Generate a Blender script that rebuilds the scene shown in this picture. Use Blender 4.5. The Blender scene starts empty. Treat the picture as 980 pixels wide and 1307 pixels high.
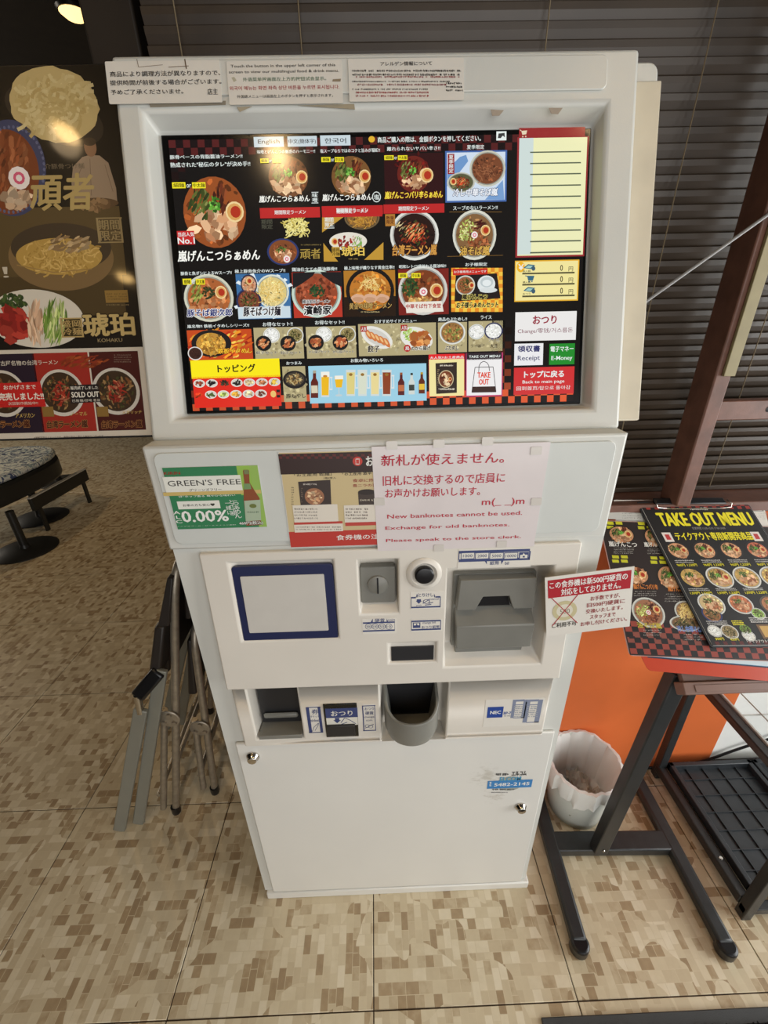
import bpy, math, random
from mathutils import Vector, Matrix
random.seed(7)
SC = bpy.context.scene
COL = SC.collection
# ------------------------------------------------------------------ camera
F = 535.926; PITCH = 0.440398; ROLL = -0.022735; YAW = 0.016278
CAM = Vector((0, -0.366864, 1.377869))
fw = Vector((math.sin(YAW)*math.cos(PITCH), math.cos(YAW)*math.cos(PITCH), -math.sin(PITCH)))
r_ = Vector((math.cos(YAW), -math.sin(YAW), 0)); u_ = r_.cross(fw)
cr, sr = math.cos(ROLL), math.sin(ROLL)
RT = cr*r_ + sr*u_; UP = -sr*r_ + cr*u_
cd = bpy.data.cameras.new('camera'); cam = bpy.data.objects.new('camera', cd); COL.objects.link(cam)
cd.sensor_fit = 'HORIZONTAL'; cd.sensor_width = 36; cd.lens = F/980*36; cd.clip_start = .02
cam.matrix_world = Matrix(((RT.x, UP.x, -fw.x, CAM.x), (RT.y, UP.y, -fw.y, CAM.y), (RT.z, UP.z, -fw.z, CAM.z), (0, 0, 0, 1)))
SC.camera = cam
# ------------------------------------------------------------------ light
SC.view_settings.view_transform = 'Standard'; SC.view_settings.look = 'None'
SC.view_settings.gamma = 1; SC.view_settings.exposure = 0.0
W = bpy.data.worlds.new('world'); SC.world = W; W.use_nodes = True
W.node_tree.nodes['Background'].inputs[0].default_value = (0.95, 0.97, 1.0, 1)
W.node_tree.nodes['Background'].inputs[1].default_value = 0.35

def area(name, loc, rot, sx, sy, power, col):
    l = bpy.data.lights.new(name, 'AREA'); l.shape = 'RECTANGLE'; l.size = sx; l.size_y = sy
    l.energy = power; l.color = col
    o = bpy.data.objects.new(name, l); COL.objects.link(o); o.location = loc; o.rotation_euler = rot
    return o
# daylight entering by the glazed entrance behind the photographer and by the side windows to the right
area('entrance_daylight', (0.75, -2.35, 1.15), (math.radians(78), 0, math.radians(10)), 2.4, 1.8, 33, (1.0, 0.99, 0.97))
area('side_window_daylight', (2.45, -0.5, 1.15), (math.radians(90), 0, math.radians(90)), 1.6, 1.7, 52, (0.98, 1.0, 1.0))
# daylight from the windows along the far left side of the dining room
area('dining_room_daylight', (-5.9, 3.2, 1.5), (math.radians(75), 0, math.radians(-90)), 3.0, 1.4, 52, (1.0, 0.90, 0.76))
LAMPS = [(-0.30, -0.36), (0.72, -0.2), (-0.95, -0.30), (-1.15, -0.95), (-1.215, 2.16), (-3.6, 2.6)]
LAMP_Z = 2.42

# ------------------------------------------------------------------ colour, materials
def lin(c):
    c = c/255
    return c/12.92 if c <= .04045 else ((c+.055)/1.055)**2.4
def rgb(c): return (lin(c[0]), lin(c[1]), lin(c[2]), 1)

def mat(name, col, rough=.5, metal=0, noise=0, nscale=20, bump=0, bscale=200, spec=.5, dirt=None, coat=0, spots=()):
    m = bpy.data.materials.new(name); m.use_nodes = True
    nt = m.node_tree; b = nt.nodes['Principled BSDF']
    b.inputs['Roughness'].default_value = rough; b.inputs['Metallic'].default_value = metal
    b.inputs['Specular IOR Level'].default_value = spec; b.inputs['Coat Weight'].default_value = coat
    b.inputs['Coat Roughness'].default_value = .08
    tc = nt.nodes.new('ShaderNodeNewGeometry')
    src = None
    n = nt.nodes.new('ShaderNodeTexNoise'); n.inputs['Scale'].default_value = nscale; n.inputs['Detail'].default_value = 5
    nt.links.new(tc.outputs['Position'], n.inputs['Vector'])
    r = nt.nodes.new('ShaderNodeValToRGB')
    a = rgb(col); k = noise if noise else .03
    r.color_ramp.elements[0].position = .3; r.color_ramp.elements[1].position = .7
    r.color_ramp.elements[0].color = tuple(max(0, x*(1-k)) for x in a[:3])+(1,)
    r.color_ramp.elements[1].color = tuple(min(1, x*(1+k)) for x in a[:3])+(1,)
    nt.links.new(n.outputs['Fac'], r.inputs['Fac']); src = r.outputs['Color']
    if dirt:   # scuffs with a shape of their own: (colour, scale, threshold)
        n2 = nt.nodes.new('ShaderNodeTexNoise'); n2.inputs['Scale'].default_value = dirt[1]; n2.inputs['Detail'].default_value = 8
        n2.inputs['Roughness'].default_value = .7
        nt.links.new(tc.outputs['Position'], n2.inputs['Vector'])
        r2 = nt.nodes.new('ShaderNodeValToRGB')
        r2.color_ramp.elements[0].position = dirt[2]; r2.color_ramp.elements[1].position = dirt[2]+.12
        r2.color_ramp.elements[0].color = (0, 0, 0, 1); r2.color_ramp.elements[1].color = (.6, .6, .6, 1)
        mx = nt.nodes.new('ShaderNodeMixRGB'); mx.inputs[2].default_value = rgb(dirt[0])
        nt.links.new(n2.outputs['Fac'], r2.inputs['Fac']); nt.links.new(r2.outputs['Color'], mx.inputs[0])
        nt.links.new(src, mx.inputs[1]); src = mx.outputs[0]
    for (c, r, k, sc3, cl) in spots:      # local scuff marks: centre, radius, threshold, noise scale, colour
        vm = nt.nodes.new('ShaderNodeVectorMath'); vm.operation = 'DISTANCE'; vm.inputs[1].default_value = c
        nt.links.new(tc.outputs['Position'], vm.inputs[0])
        n4 = nt.nodes.new('ShaderNodeTexNoise'); n4.inputs['Scale'].default_value = sc3; n4.inputs['Detail'].default_value = 9; n4.inputs['Roughness'].default_value = .75
        mp = nt.nodes.new('ShaderNodeMapping'); mp.inputs['Scale'].default_value = (1, 1, 2.2)
        nt.links.new(tc.outputs['Position'], mp.inputs['Vector']); nt.links.new(mp.outputs[0], n4.inputs['Vector'])
        dv = nt.nodes.new('ShaderNodeMath'); dv.operation = 'MULTIPLY_ADD'; dv.inputs[1].default_value = -.35/r; nt.links.new(vm.outputs['Value'], dv.inputs[0]); nt.links.new(n4.outputs['Fac'], dv.inputs[2])
        r3 = nt.nodes.new('ShaderNodeValToRGB'); r3.color_ramp.elements[0].position = k; r3.color_ramp.elements[1].position = k+.14
        r3.color_ramp.elements[0].color = (0, 0, 0, 1); r3.color_ramp.elements[1].color = (.42, .42, .42, 1)
        nt.links.new(dv.outputs[0], r3.inputs['Fac'])
        m4 = nt.nodes.new('ShaderNodeMixRGB'); m4.inputs[2].default_value = rgb(cl)
        nt.links.new(r3.outputs['Color'], m4.inputs[0]); nt.links.new(src, m4.inputs[1]); src = m4.outputs[0]
    nt.links.new(src, b.inputs['Base Color'])
    if bump:
        n3 = nt.nodes.new('ShaderNodeTexNoise'); n3.inputs['Scale'].default_value = bscale; n3.inputs['Detail'].default_value = 3
        nt.links.new(tc.outputs['Position'], n3.inputs['Vector'])
        bp = nt.nodes.new('ShaderNodeBump'); bp.inputs['Strength'].default_value = bump; bp.inputs['Distance'].default_value = .002
        nt.links.new(n3.outputs['Fac'], bp.inputs['Height']); nt.links.new(bp.outputs['Normal'], b.inputs['Normal'])
    return m
def attr_mat(name, rough, emit=0, spec=.5, coat=0):
    m = bpy.data.materials.new(name); m.use_nodes = True
    nt = m.node_tree; b = nt.nodes['Principled BSDF']
    a = nt.nodes.new('ShaderNodeAttribute'); a.attribute_name = 'ink'
    b.inputs['Roughness'].default_value = rough; b.inputs['Specular IOR Level'].default_value = spec
    if emit:
        b.inputs['Base Color'].default_value = (.01, .01, .01, 1)
        nt.links.new(a.outputs['Color'], b.inputs['Emission Color']); b.inputs['Emission Strength'].default_value = emit
    else:
        nt.links.new(a.outputs['Color'], b.inputs['Base Color'])
        b.inputs['Coat Weight'].default_value = coat; b.inputs['Coat Roughness'].default_value = .06
    return m
M = dict(
    shell=mat('painted_white_steel', (211, 211, 204), .38, noise=.03, nscale=6, bump=.05, bscale=500, dirt=((150, 140, 120), 9, .70)),
    door=mat('white_enamel_door', (226, 224, 217), .3, noise=.02, nscale=5, dirt=((165, 155, 140), 13, .72), spots=(((.215, .20, .47), .10, .40, 30, (150, 140, 118)), ((.245, .20, .40), .07, .42, 40, (160, 150, 130)))),
    fascia=mat('cream_moulded_plastic', (222, 216, 205), .33, noise=.03, nscale=7, dirt=((160, 145, 125), 14, .74)),
    midp=mat('grey_white_panel', (208, 211, 206), .35, noise=.02, dirt=((165, 160, 150), 18, .72)),
    yellowed=mat('yellowed_plastic', (208, 198, 176), .5, noise=.05, dirt=((130, 110, 90), 16, .66)),
    bezel=mat('black_bezel_gloss', (12, 13, 14), .15),
    dark=mat('dark_cavity_plastic', (38, 38, 40), .4),
    grey=mat('grey_plastic', (125, 124, 117), .35, noise=.05),
    lgrey=mat('light_grey_screen', (204, 200, 192), .35, noise=.03, dirt=((140, 130, 115), 60, .66)),
    navy=mat('navy_plastic', (40, 46, 82), .3),
    black=mat('black_plastic', (22, 22, 24), .3),
    bmetal=mat('black_powder_metal', (44, 46, 47), .35, noise=.15, nscale=40, bump=.2, bscale=700),
    chrome=mat('chrome', (200, 195, 188), .15, 1),
    steel=mat('worn_steel_tube', (168, 158, 142), .4, .65, noise=.15, nscale=60),
    greypaint=mat('grey_painted_aluminium', (142, 142, 132), .35, .2),
    paper=mat('white_paper', (225, 220, 210), .5),
    hpaper=mat('hand_sign_paper', (222, 213, 212), .35, noise=.04, nscale=14, coat=.3),
    orange=mat('orange_wall_paint', (222, 112, 56), .5, noise=.06, nscale=5, bump=.08),
    whitewall=mat('white_wall_paint', (240, 241, 236), .6, noise=.05, nscale=9, dirt=((120, 110, 90), 10, .66)),
    darkwall=mat('dark_brown_wall', (40, 31, 22), .6, noise=.2, nscale=3),
    ceil=mat('dark_ceiling_paint', (38, 32, 26), .8, noise=.15),
    wood=mat('red_brown_wood', (112, 76, 62), .42, noise=.22, nscale=24, bump=.15, bscale=90),
    wood2=mat('pale_brown_laminate', (128, 98, 86), .35, noise=.12, nscale=14),
    olive=mat('olive_tape', (150, 138, 100), .5, noise=.08, nscale=30),
    slat=mat('dark_wood_slat', (62, 51, 40), .36, noise=.15, nscale=12),
    cordm=mat('blind_cord', (120, 105, 80), .8),
    bin=mat('white_bin_plastic', (216, 219, 210), .35),
    tissue=mat('crumpled_paper', (200, 196, 184), .7, noise=.1, nscale=60),
    tray=mat('black_tray_plastic', (42, 46, 50), .42, noise=.2, nscale=30),
    wire=mat('white_coated_wire', (190, 192, 185), .35),
    mat_=mat('black_mat_pile', (22, 23, 24), .95, bump=.8, bscale=900),
    matr=mat('rubber_mat_edge', (58, 60, 60), .6, bump=.3, bscale=600),
    skirt=mat('dark_grey_vinyl', (40, 40, 38), .4),
    pad=mat('dark_seat_vinyl', (44, 38, 34), .45),
    rope=mat('grey_plastic_band', (140, 138, 136), .35),
    grout=mat('dark_floor_joint', (66, 50, 38), .8),
    ink=attr_mat('printed_ink', .5), glossyink=attr_mat('laminated_print', .45, spec=.3, coat=.3),
    screen=attr_mat('lit_display', .12, emit=1.0, spec=.35),
)
def bag_material():
    m = bpy.data.materials.new('thin_white_bin_bag'); m.use_nodes = True
    b = m.node_tree.nodes['Principled BSDF']
    b.inputs['Base Color'].default_value = (.82, .82, .78, 1); b.inputs['Roughness'].default_value = .35
    return m
M['bag'] = bag_material()
def bulb_material(s):
    m = bpy.data.materials.new('warm_bulb'); m.use_nodes = True
    b = m.node_tree.nodes['Principled BSDF']
    b.inputs['Emission Color'].default_value = (1, .62, .22, 1); b.inputs['Emission Strength'].default_value = s
    return m
M['bulb'] = bulb_material(60); M['dim_bulb'] = bulb_material(2.2)
def floor_material():
    m = bpy.data.materials.new('mosaic_vinyl_tile'); m.use_nodes = True
    nt = m.node_tree; b = nt.nodes['Principled BSDF']
    g = nt.nodes.new('ShaderNodeNewGeometry')
    def brick(rot, w, h, off):
        mp = nt.nodes.new('ShaderNodeMapping'); mp.inputs['Rotation'].default_value = (0, 0, rot); mp.inputs['Location'].default_value = (off, off*.7, 0)
        nt.links.new(g.outputs['Position'], mp.inputs['Vector'])
        t = nt.nodes.new('ShaderNodeTexBrick'); t.offset = .43; t.squash = .65; t.squash_frequency = 3
        t.inputs['Color1'].default_value = (0, 0, 0, 1); t.inputs['Color2'].default_value = (1, 1, 1, 1); t.inputs['Mortar'].default_value = (.62, .62, .62, 1)
        t.inputs['Scale'].default_value = 1; t.inputs['Mortar Size'].default_value = .0006; t.inputs['Brick Width'].default_value = w
        t.inputs['Row Height'].default_value = h
        nt.links.new(mp.outputs[0], t.inputs['Vector']); return t.outputs['Color']
    a = brick(0, .031, .021, 0.0); c = brick(math.pi/2, .036, .017, .13)
    n = nt.nodes.new('ShaderNodeTexNoise'); n.inputs['Scale'].default_value = 7; n.inputs['Detail'].default_value = 1
    nt.links.new(g.outputs['Position'], n.inputs['Vector'])
    st = nt.nodes.new('ShaderNodeMath'); st.operation = 'GREATER_THAN'; st.inputs[1].default_value = .5
    nt.links.new(n.outputs['Fac'], st.inputs[0])
    mx = nt.nodes.new('ShaderNodeMixRGB'); nt.links.new(st.outputs[0], mx.inputs[0]); nt.links.new(a, mx.inputs[1]); nt.links.new(c, mx.inputs[2])
    n2 = nt.nodes.new('ShaderNodeTexNoise'); n2.inputs['Scale'].default_value = 60; n2.inputs['Detail'].default_value = 6
    nt.links.new(g.outputs['Position'], n2.inputs['Vector'])
    ad = nt.nodes.new('ShaderNodeMath'); ad.operation = 'MULTIPLY_ADD'; ad.inputs[1].default_value = .34
    nt.links.new(n2.outputs['Fac'], ad.inputs[0]); 
    sb = nt.nodes.new('ShaderNodeMath'); sb.operation = 'SUBTRACT'; sb.inputs[1].default_value = .17
    nt.links.new(mx.outputs[0], sb.inputs[0]); nt.links.new(sb.outputs[0], ad.inputs[2])
    r = nt.nodes.new('ShaderNodeValToRGB'); e = r.color_ramp.elements
    e[0].position = .0; e[0].color = rgb((158, 136, 106)); e[1].position = 1; e[1].color = rgb((222, 210, 184))
    x = e.new(.13); x.color = rgb((170, 148, 116)); x = e.new(.30); x.color = rgb((196, 180, 150)); x = e.new(.7); x.color = rgb((208, 194, 164))
    nt.links.new(ad.outputs[0], r.inputs['Fac']); nt.links.new(r.outputs['Color'], b.inputs['Base Color'])
    b.inputs['Roughness'].default_value = .34
    bp = nt.nodes.new('ShaderNodeBump'); bp.inputs['Strength'].default_value = .25; bp.inputs['Distance'].default_value = .001
    nt.links.new(n2.outputs['Fac'], bp.inputs['Height']); nt.links.new(bp.outputs['Normal'], b.inputs['Normal'])
    return m
M['tile'] = floor_material()
def floral_material():
    m = bpy.data.materials.new('blue_white_floral_fabric'); m.use_nodes = True
    nt = m.node_tree; b = nt.nodes['Principled BSDF']
    g = nt.nodes.new('ShaderNodeNewGeometry')
    v = nt.nodes.new('ShaderNodeTexVoronoi'); v.inputs['Scale'].default_value = 26
    n = nt.nodes.new('ShaderNodeTexNoise'); n.inputs['Scale'].default_value = 10; n.inputs['Distortion'].default_value = 3
    nt.links.new(g.outputs['Position'], v.inputs['Vector']); nt.links.new(g.outputs['Position'], n.inputs['Vector'])
    r = nt.nodes.new('ShaderNodeValToRGB'); r.color_ramp.interpolation = 'CONSTANT'; e = r.color_ramp.elements
    e[0].color = rgb((56, 70, 116)); e[1].position = .40; e[1].color = rgb((170, 190, 200)); x = e.new(.47); x.color = rgb((236, 242, 238)); x = e.new(.60); x.color = rgb((80, 98, 140))
    nt.links.new(n.outputs['Fac'], r.inputs['Fac']); nt.links.new(r.outputs['Color'], b.inputs['Base Color'])
    b.inputs['Roughness'].default_value = .4
    return m
M['floral'] = floral_material()

# ------------------------------------------------------------------ object helpers
WO = {}
def tag(o, label=None, cat=None, group=None, kind=None):
    if label: o['label'] = label
    if cat: o['category'] = cat
    if group: o['group'] = group
    if kind: o['kind'] = kind
    return o
def thing(name, label, cat, loc=(0, 0, 0), group=None):
    o = bpy.data.objects.new(name, None); COL.objects.link(o); o.location = loc; o.empty_display_size = .05
    WO[o] = Vector(loc); return tag(o, label, cat, group)
def link(name, me, parent=None, origin=None):
    o = bpy.data.objects.new(name, me); COL.objects.link(o)
    w = WO[parent] if parent else Vector(origin or (0, 0, 0))
    if origin is not None: w = Vector(origin)
    if parent: o.parent = parent; o.location = w - WO[parent]
    else: o.location = w
    WO[o] = w
    return o
class MB:
    def __init__(s): s.v = []; s.f = []
    def add(s, vs, fs):
        k = len(s.v); s.v += [Vector(p) for p in vs]; s.f += [tuple(i+k for i in f) for f in fs]; return s
    def hexa(s, p): return s.add(p, [(0, 3, 2, 1), (4, 5, 6, 7), (0, 1, 5, 4), (1, 2, 6, 5), (2, 3, 7, 6), (3, 0, 4, 7)])
    def box(s, x0, x1, y0, y1, z0, z1):
        return s.hexa([(x0, y0, z0), (x1, y0, z0), (x1, y1, z0), (x0, y1, z0), (x0, y0, z1), (x1, y0, z1), (x1, y1, z1), (x0, y1, z1)])
    def bar(s, a, b, w, h, up=(0, 0, 1)):
        a, b = Vector(a), Vector(b); d = (b-a).normalized(); up = Vector(up)
        x = d.cross(up).normalized()*w/2; y = x.cross(d).normalized()*h/2
        return s.hexa([a-x-y, a+x-y, a+x+y, a-x+y, b-x-y, b+x-y, b+x+y, b-x+y])
    def tube(s, pts, r, n=10, cap=True):
        pts = [Vector(p) for p in pts]; m = len(pts); rs = r if isinstance(r, (list, tuple)) else [r]*m
        t0 = (pts[1]-pts[0]).normalized(); nr = t0.orthogonal().normalized(); vs = []
        for i, p in enumerate(pts):
            t = (pts[min(i+1, m-1)]-pts[max(i-1, 0)]).normalized()
            nr = (nr - t*nr.dot(t)).normalized(); b = t.cross(nr)
            for k in range(n):
                a = 2*math.pi*k/n; vs.append(p+(nr*math.cos(a)+b*math.sin(a))*rs[i])
        fs = [(i*n+k, i*n+(k+1) % n, (i+1)*n+(k+1) % n, (i+1)*n+k) for i in range(m-1) for k in range(n)]
        if cap: fs += [tuple(range(n))[::-1], tuple((m-1)*n+k for k in range(n))]
        return s.add(vs, fs)
    def lathe(s, prof, c, n=32, axis=None, jit=None, cap=True):
        c = Vector(c)
        X, Y, Z = (Vector((1, 0, 0)), Vector((0, 1, 0)), Vector((0, 0, 1))) if axis is None else axis
        vs = []
        for j, (r, z) in enumerate(prof):
            for k in range(n):
                a = 2*math.pi*k/n; q = jit(j, k) if jit else (1, 0)
                vs.append(c+(X*math.cos(a)+Y*math.sin(a))*(r*q[0])+Z*(z+q[1]))
        m = len(prof)
        fs = [(i*n+k, i*n+(k+1) % n, (i+1)*n+(k+1) % n, (i+1)*n+k) for i in range(m-1) for k in range(n)]
        if cap and prof[0][0] > 1e-6: fs.append(tuple(range(n))[::-1])
        if cap and prof[-1][0] > 1e-6: fs.append(tuple((m-1)*n+k for k in range(n)))
        return s.add(vs, fs)
    def prism(s, poly, P, h0, h1):     # polygon in a plane's own (a,b) coordinates
        n = len(poly)
        vs = [P.pt(a, b, h0) for a, b in poly]+[P.pt(a, b, h1) for a, b in poly]
        return s.add(vs, [tuple(range(n))[::-1], tuple(range(n, 2*n))]+[(i, (i+1) % n, (i+1) % n+n, i+n) for i in range(n)])
    def build(s, name, m, parent=None, origin=None, bevel=0, smooth=None, seg=2, merge=False, flip=True):
        me = bpy.data.meshes.new(name)
        w = Vector(origin) if origin is not None else (WO[parent] if parent else None)
        if w is None:
            xs = [p.x for p in s.v]; ys = [p.y for p in s.v]; zs = [p.z for p in s.v]
            w = Vector(((min(xs)+max(xs))/2, (min(ys)+max(ys))/2, min(zs)))
        me.from_pydata([p-w for p in s.v], [], s.f)
        import bmesh
        bm = bmesh.new(); bm.from_mesh(me)
        if merge: bmesh.ops.remove_doubles(bm, verts=bm.verts, dist=1e-5)
        bmesh.ops.recalc_face_normals(bm, faces=bm.faces); bm.to_mesh(me); bm.free()
        me.materials.append(m if not isinstance(m, str) else M[m])
        o = link(name, me, parent, w)
        if bevel:
            b = o.modifiers.new('bevel', 'BEVEL'); b.width = bevel; b.segments = seg; b.limit_method = 'ANGLE'; b.angle_limit = math.radians(28)
            b.harden_normals = False
        sm = smooth if smooth is not None else bool(bevel)
        if sm:
            for p in me.polygons: p.use_smooth = True
            try: me.set_sharp_from_angle(angle=math.radians(40))
            except Exception: pass
        return o
def structure(name, mb, m, **k): return tag(mb.build(name, m, **k), kind='structure')

class Plane:
    """a real plane in the room; px() finds where a photograph pixel falls on it"""
    def __init__(s, O, U, Wv, shift=0):
        s.O, s.U, s.W = Vector(O), Vector(U), Vector(Wv)
        s.N = s.U.cross(s.W).normalized(); s.O = s.O + s.N*shift
    def px(s, x, y):
        d = fw + RT*((x-490)/F) - UP*((y-653.5)/F)
        t = (s.O-CAM).dot(s.N)/d.dot(s.N); q = CAM+d*t-s.O
        uu, ww, uw = s.U.dot(s.U), s.W.dot(s.W), s.U.dot(s.W); a, b = q.dot(s.U), q.dot(s.W)
        D = uu*ww-uw*uw
        return ((a*ww-b*uw)/D, (b*uu-a*uw)/D)
    def pt(s, a, b, h=0): return s.O+s.U*a+s.W*b+s.N*h
    def up(s, h): return Plane(s.O+s.N*h, s.U, s.W)
    def rect(s, x0, y0, x1, y1):
        a = s.px(x0, y0); b = s.px(x1, y1)
        return min(a[0], b[0]), max(a[0], b[0]), min(a[1], b[1]), max(a[1], b[1])
    def bx(s, mb, x0, y0, x1, y1, h0, h1, taper=0):
        a0, a1, b0, b1 = s.rect(x0, y0, x1, y1)
        t = taper
        return mb.hexa([s.pt(a0, b0, h0), s.pt(a1, b0, h0), s.pt(a1, b1, h0), s.pt(a0, b1, h0),
                        s.pt(a0+t, b0+t, h1), s.pt(a1-t, b0+t, h1), s.pt(a1-t, b1-t, h1), s.pt(a0+t, b1-t, h1)])
def rrect(a0, a1, b0, b1, r, n=5):
    p = []
    for cx, cy, s in ((a1-r, b1-r, 0), (a0+r, b1-r, 1), (a0+r, b0+r, 2), (a1-r, b0+r, 3)):
        for k in range(n+1):
            t = math.pi/2*(s+k/n); p.append((cx+r*math.cos(t), cy+r*math.sin(t)))
    return p
def plate(mb, P, a0, a1, b0, b1, holes, thick):
    """front grid at h=0 with tapered recesses, closed by sides and a back"""
    us = sorted({a0, a1, *[h[0] for h in holes], *[h[1] for h in holes]}); vs = sorted({b0, b1, *[h[2] for h in holes], *[h[3] for h in holes]})
    def inh(a, b): return any(h[0] < a < h[1] and h[2] < b < h[3] for h in holes)
    for i in range(len(us)-1):
        for j in range(len(vs)-1):
            if inh((us[i]+us[i+1])/2, (vs[j]+vs[j+1])/2): continue
            mb.add([P.pt(us[i], vs[j]), P.pt(us[i+1], vs[j]), P.pt(us[i+1], vs[j+1]), P.pt(us[i], vs[j+1])], [(0, 1, 2, 3)])
    for h in holes:
        A0, A1, B0, B1, d, (c0, c1, e0, e1) = h
        hu = [x for x in us if A0 <= x <= A1]; hv = [x for x in vs if B0 <= x <= B1]
        fu = lambda x: c0+(x-A0)/(A1-A0)*(c1-c0); fv = lambda x: e0+(x-B0)/(B1-B0)*(e1-e0)
        for x, y in zip(hu, hu[1:]):
            mb.add([P.pt(x, B0), P.pt(y, B0), P.pt(fu(y), e0, -d), P.pt(fu(x), e0, -d)], [(0, 1, 2, 3)])
            mb.add([P.pt(x, B1), P.pt(y, B1), P.pt(fu(y), e1, -d), P.pt(fu(x), e1, -d)], [(0, 1, 2, 3)])
        for x, y in zip(hv, hv[1:]):
            mb.add([P.pt(A0, x), P.pt(A0, y), P.pt(c0, fv(y), -d), P.pt(c0, fv(x), -d)], [(0, 1, 2, 3)])
            mb.add([P.pt(A1, x), P.pt(A1, y), P.pt(c1, fv(y), -d), P.pt(c1, fv(x), -d)], [(0, 1, 2, 3)])
        for x, y in zip(hu, hu[1:]):
            for z, w in zip(hv, hv[1:]):
                mb.add([P.pt(fu(x), fv(z), -d), P.pt(fu(y), fv(z), -d), P.pt(fu(y), fv(w), -d), P.pt(fu(x), fv(w), -d)], [(0, 1, 2, 3)])
    for x, y in zip(us, us[1:]):
        for b in (b0, b1): mb.add([P.pt(x, b), P.pt(y, b), P.pt(y, b, -thick), P.pt(x, b, -thick)], [(0, 1, 2, 3)])
    for x, y in zip(vs, vs[1:]):
        for a in (a0, a1): mb.add([P.pt(a, x), P.pt(a, y), P.pt(a, y, -thick), P.pt(a, x, -thick)], [(0, 1, 2, 3)])
    for x, y in zip(us, us[1:]):
        for z, w in zip(vs, vs[1:]):
            mb.add([P.pt(x, z, -thick), P.pt(y, z, -thick), P.pt(y, w, -thick), P.pt(x, w, -thick)], [(0, 1, 2, 3)])
    return mb

# ------------------------------------------------------------------ flat print
TC = {}
def glyphs(s, bold, lead=1.0, res=2):
    key = (s, round(bold, 3), lead, res)
    if key not in TC:
        c = bpy.data.curves.new('t', 'FONT'); c.body = s; c.resolution_u = res; c.offset = bold; c.align_x = 'CENTER' if '\n' in s else 'LEFT'; c.space_line = lead
        o = bpy.data.objects.new('t', c); me = bpy.data.meshes.new_from_object(o)
        vs = [(v.co.x, v.co.y) for v in me.vertices]; fs = [tuple(p.vertices) for p in me.polygons]
        bpy.data.objects.remove(o); bpy.data.curves.remove(c); bpy.data.meshes.remove(me)
        x0 = min(v[0] for v in vs); x1 = max(v[0] for v in vs); y0 = min(v[1] for v in vs); y1 = max(v[1] for v in vs)
        TC[key] = ([((x-x0)/(x1-x0), (y-y0)/(y1-y0)) for x, y in vs], fs)
    return TC[key]
LV = 6e-5
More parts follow.
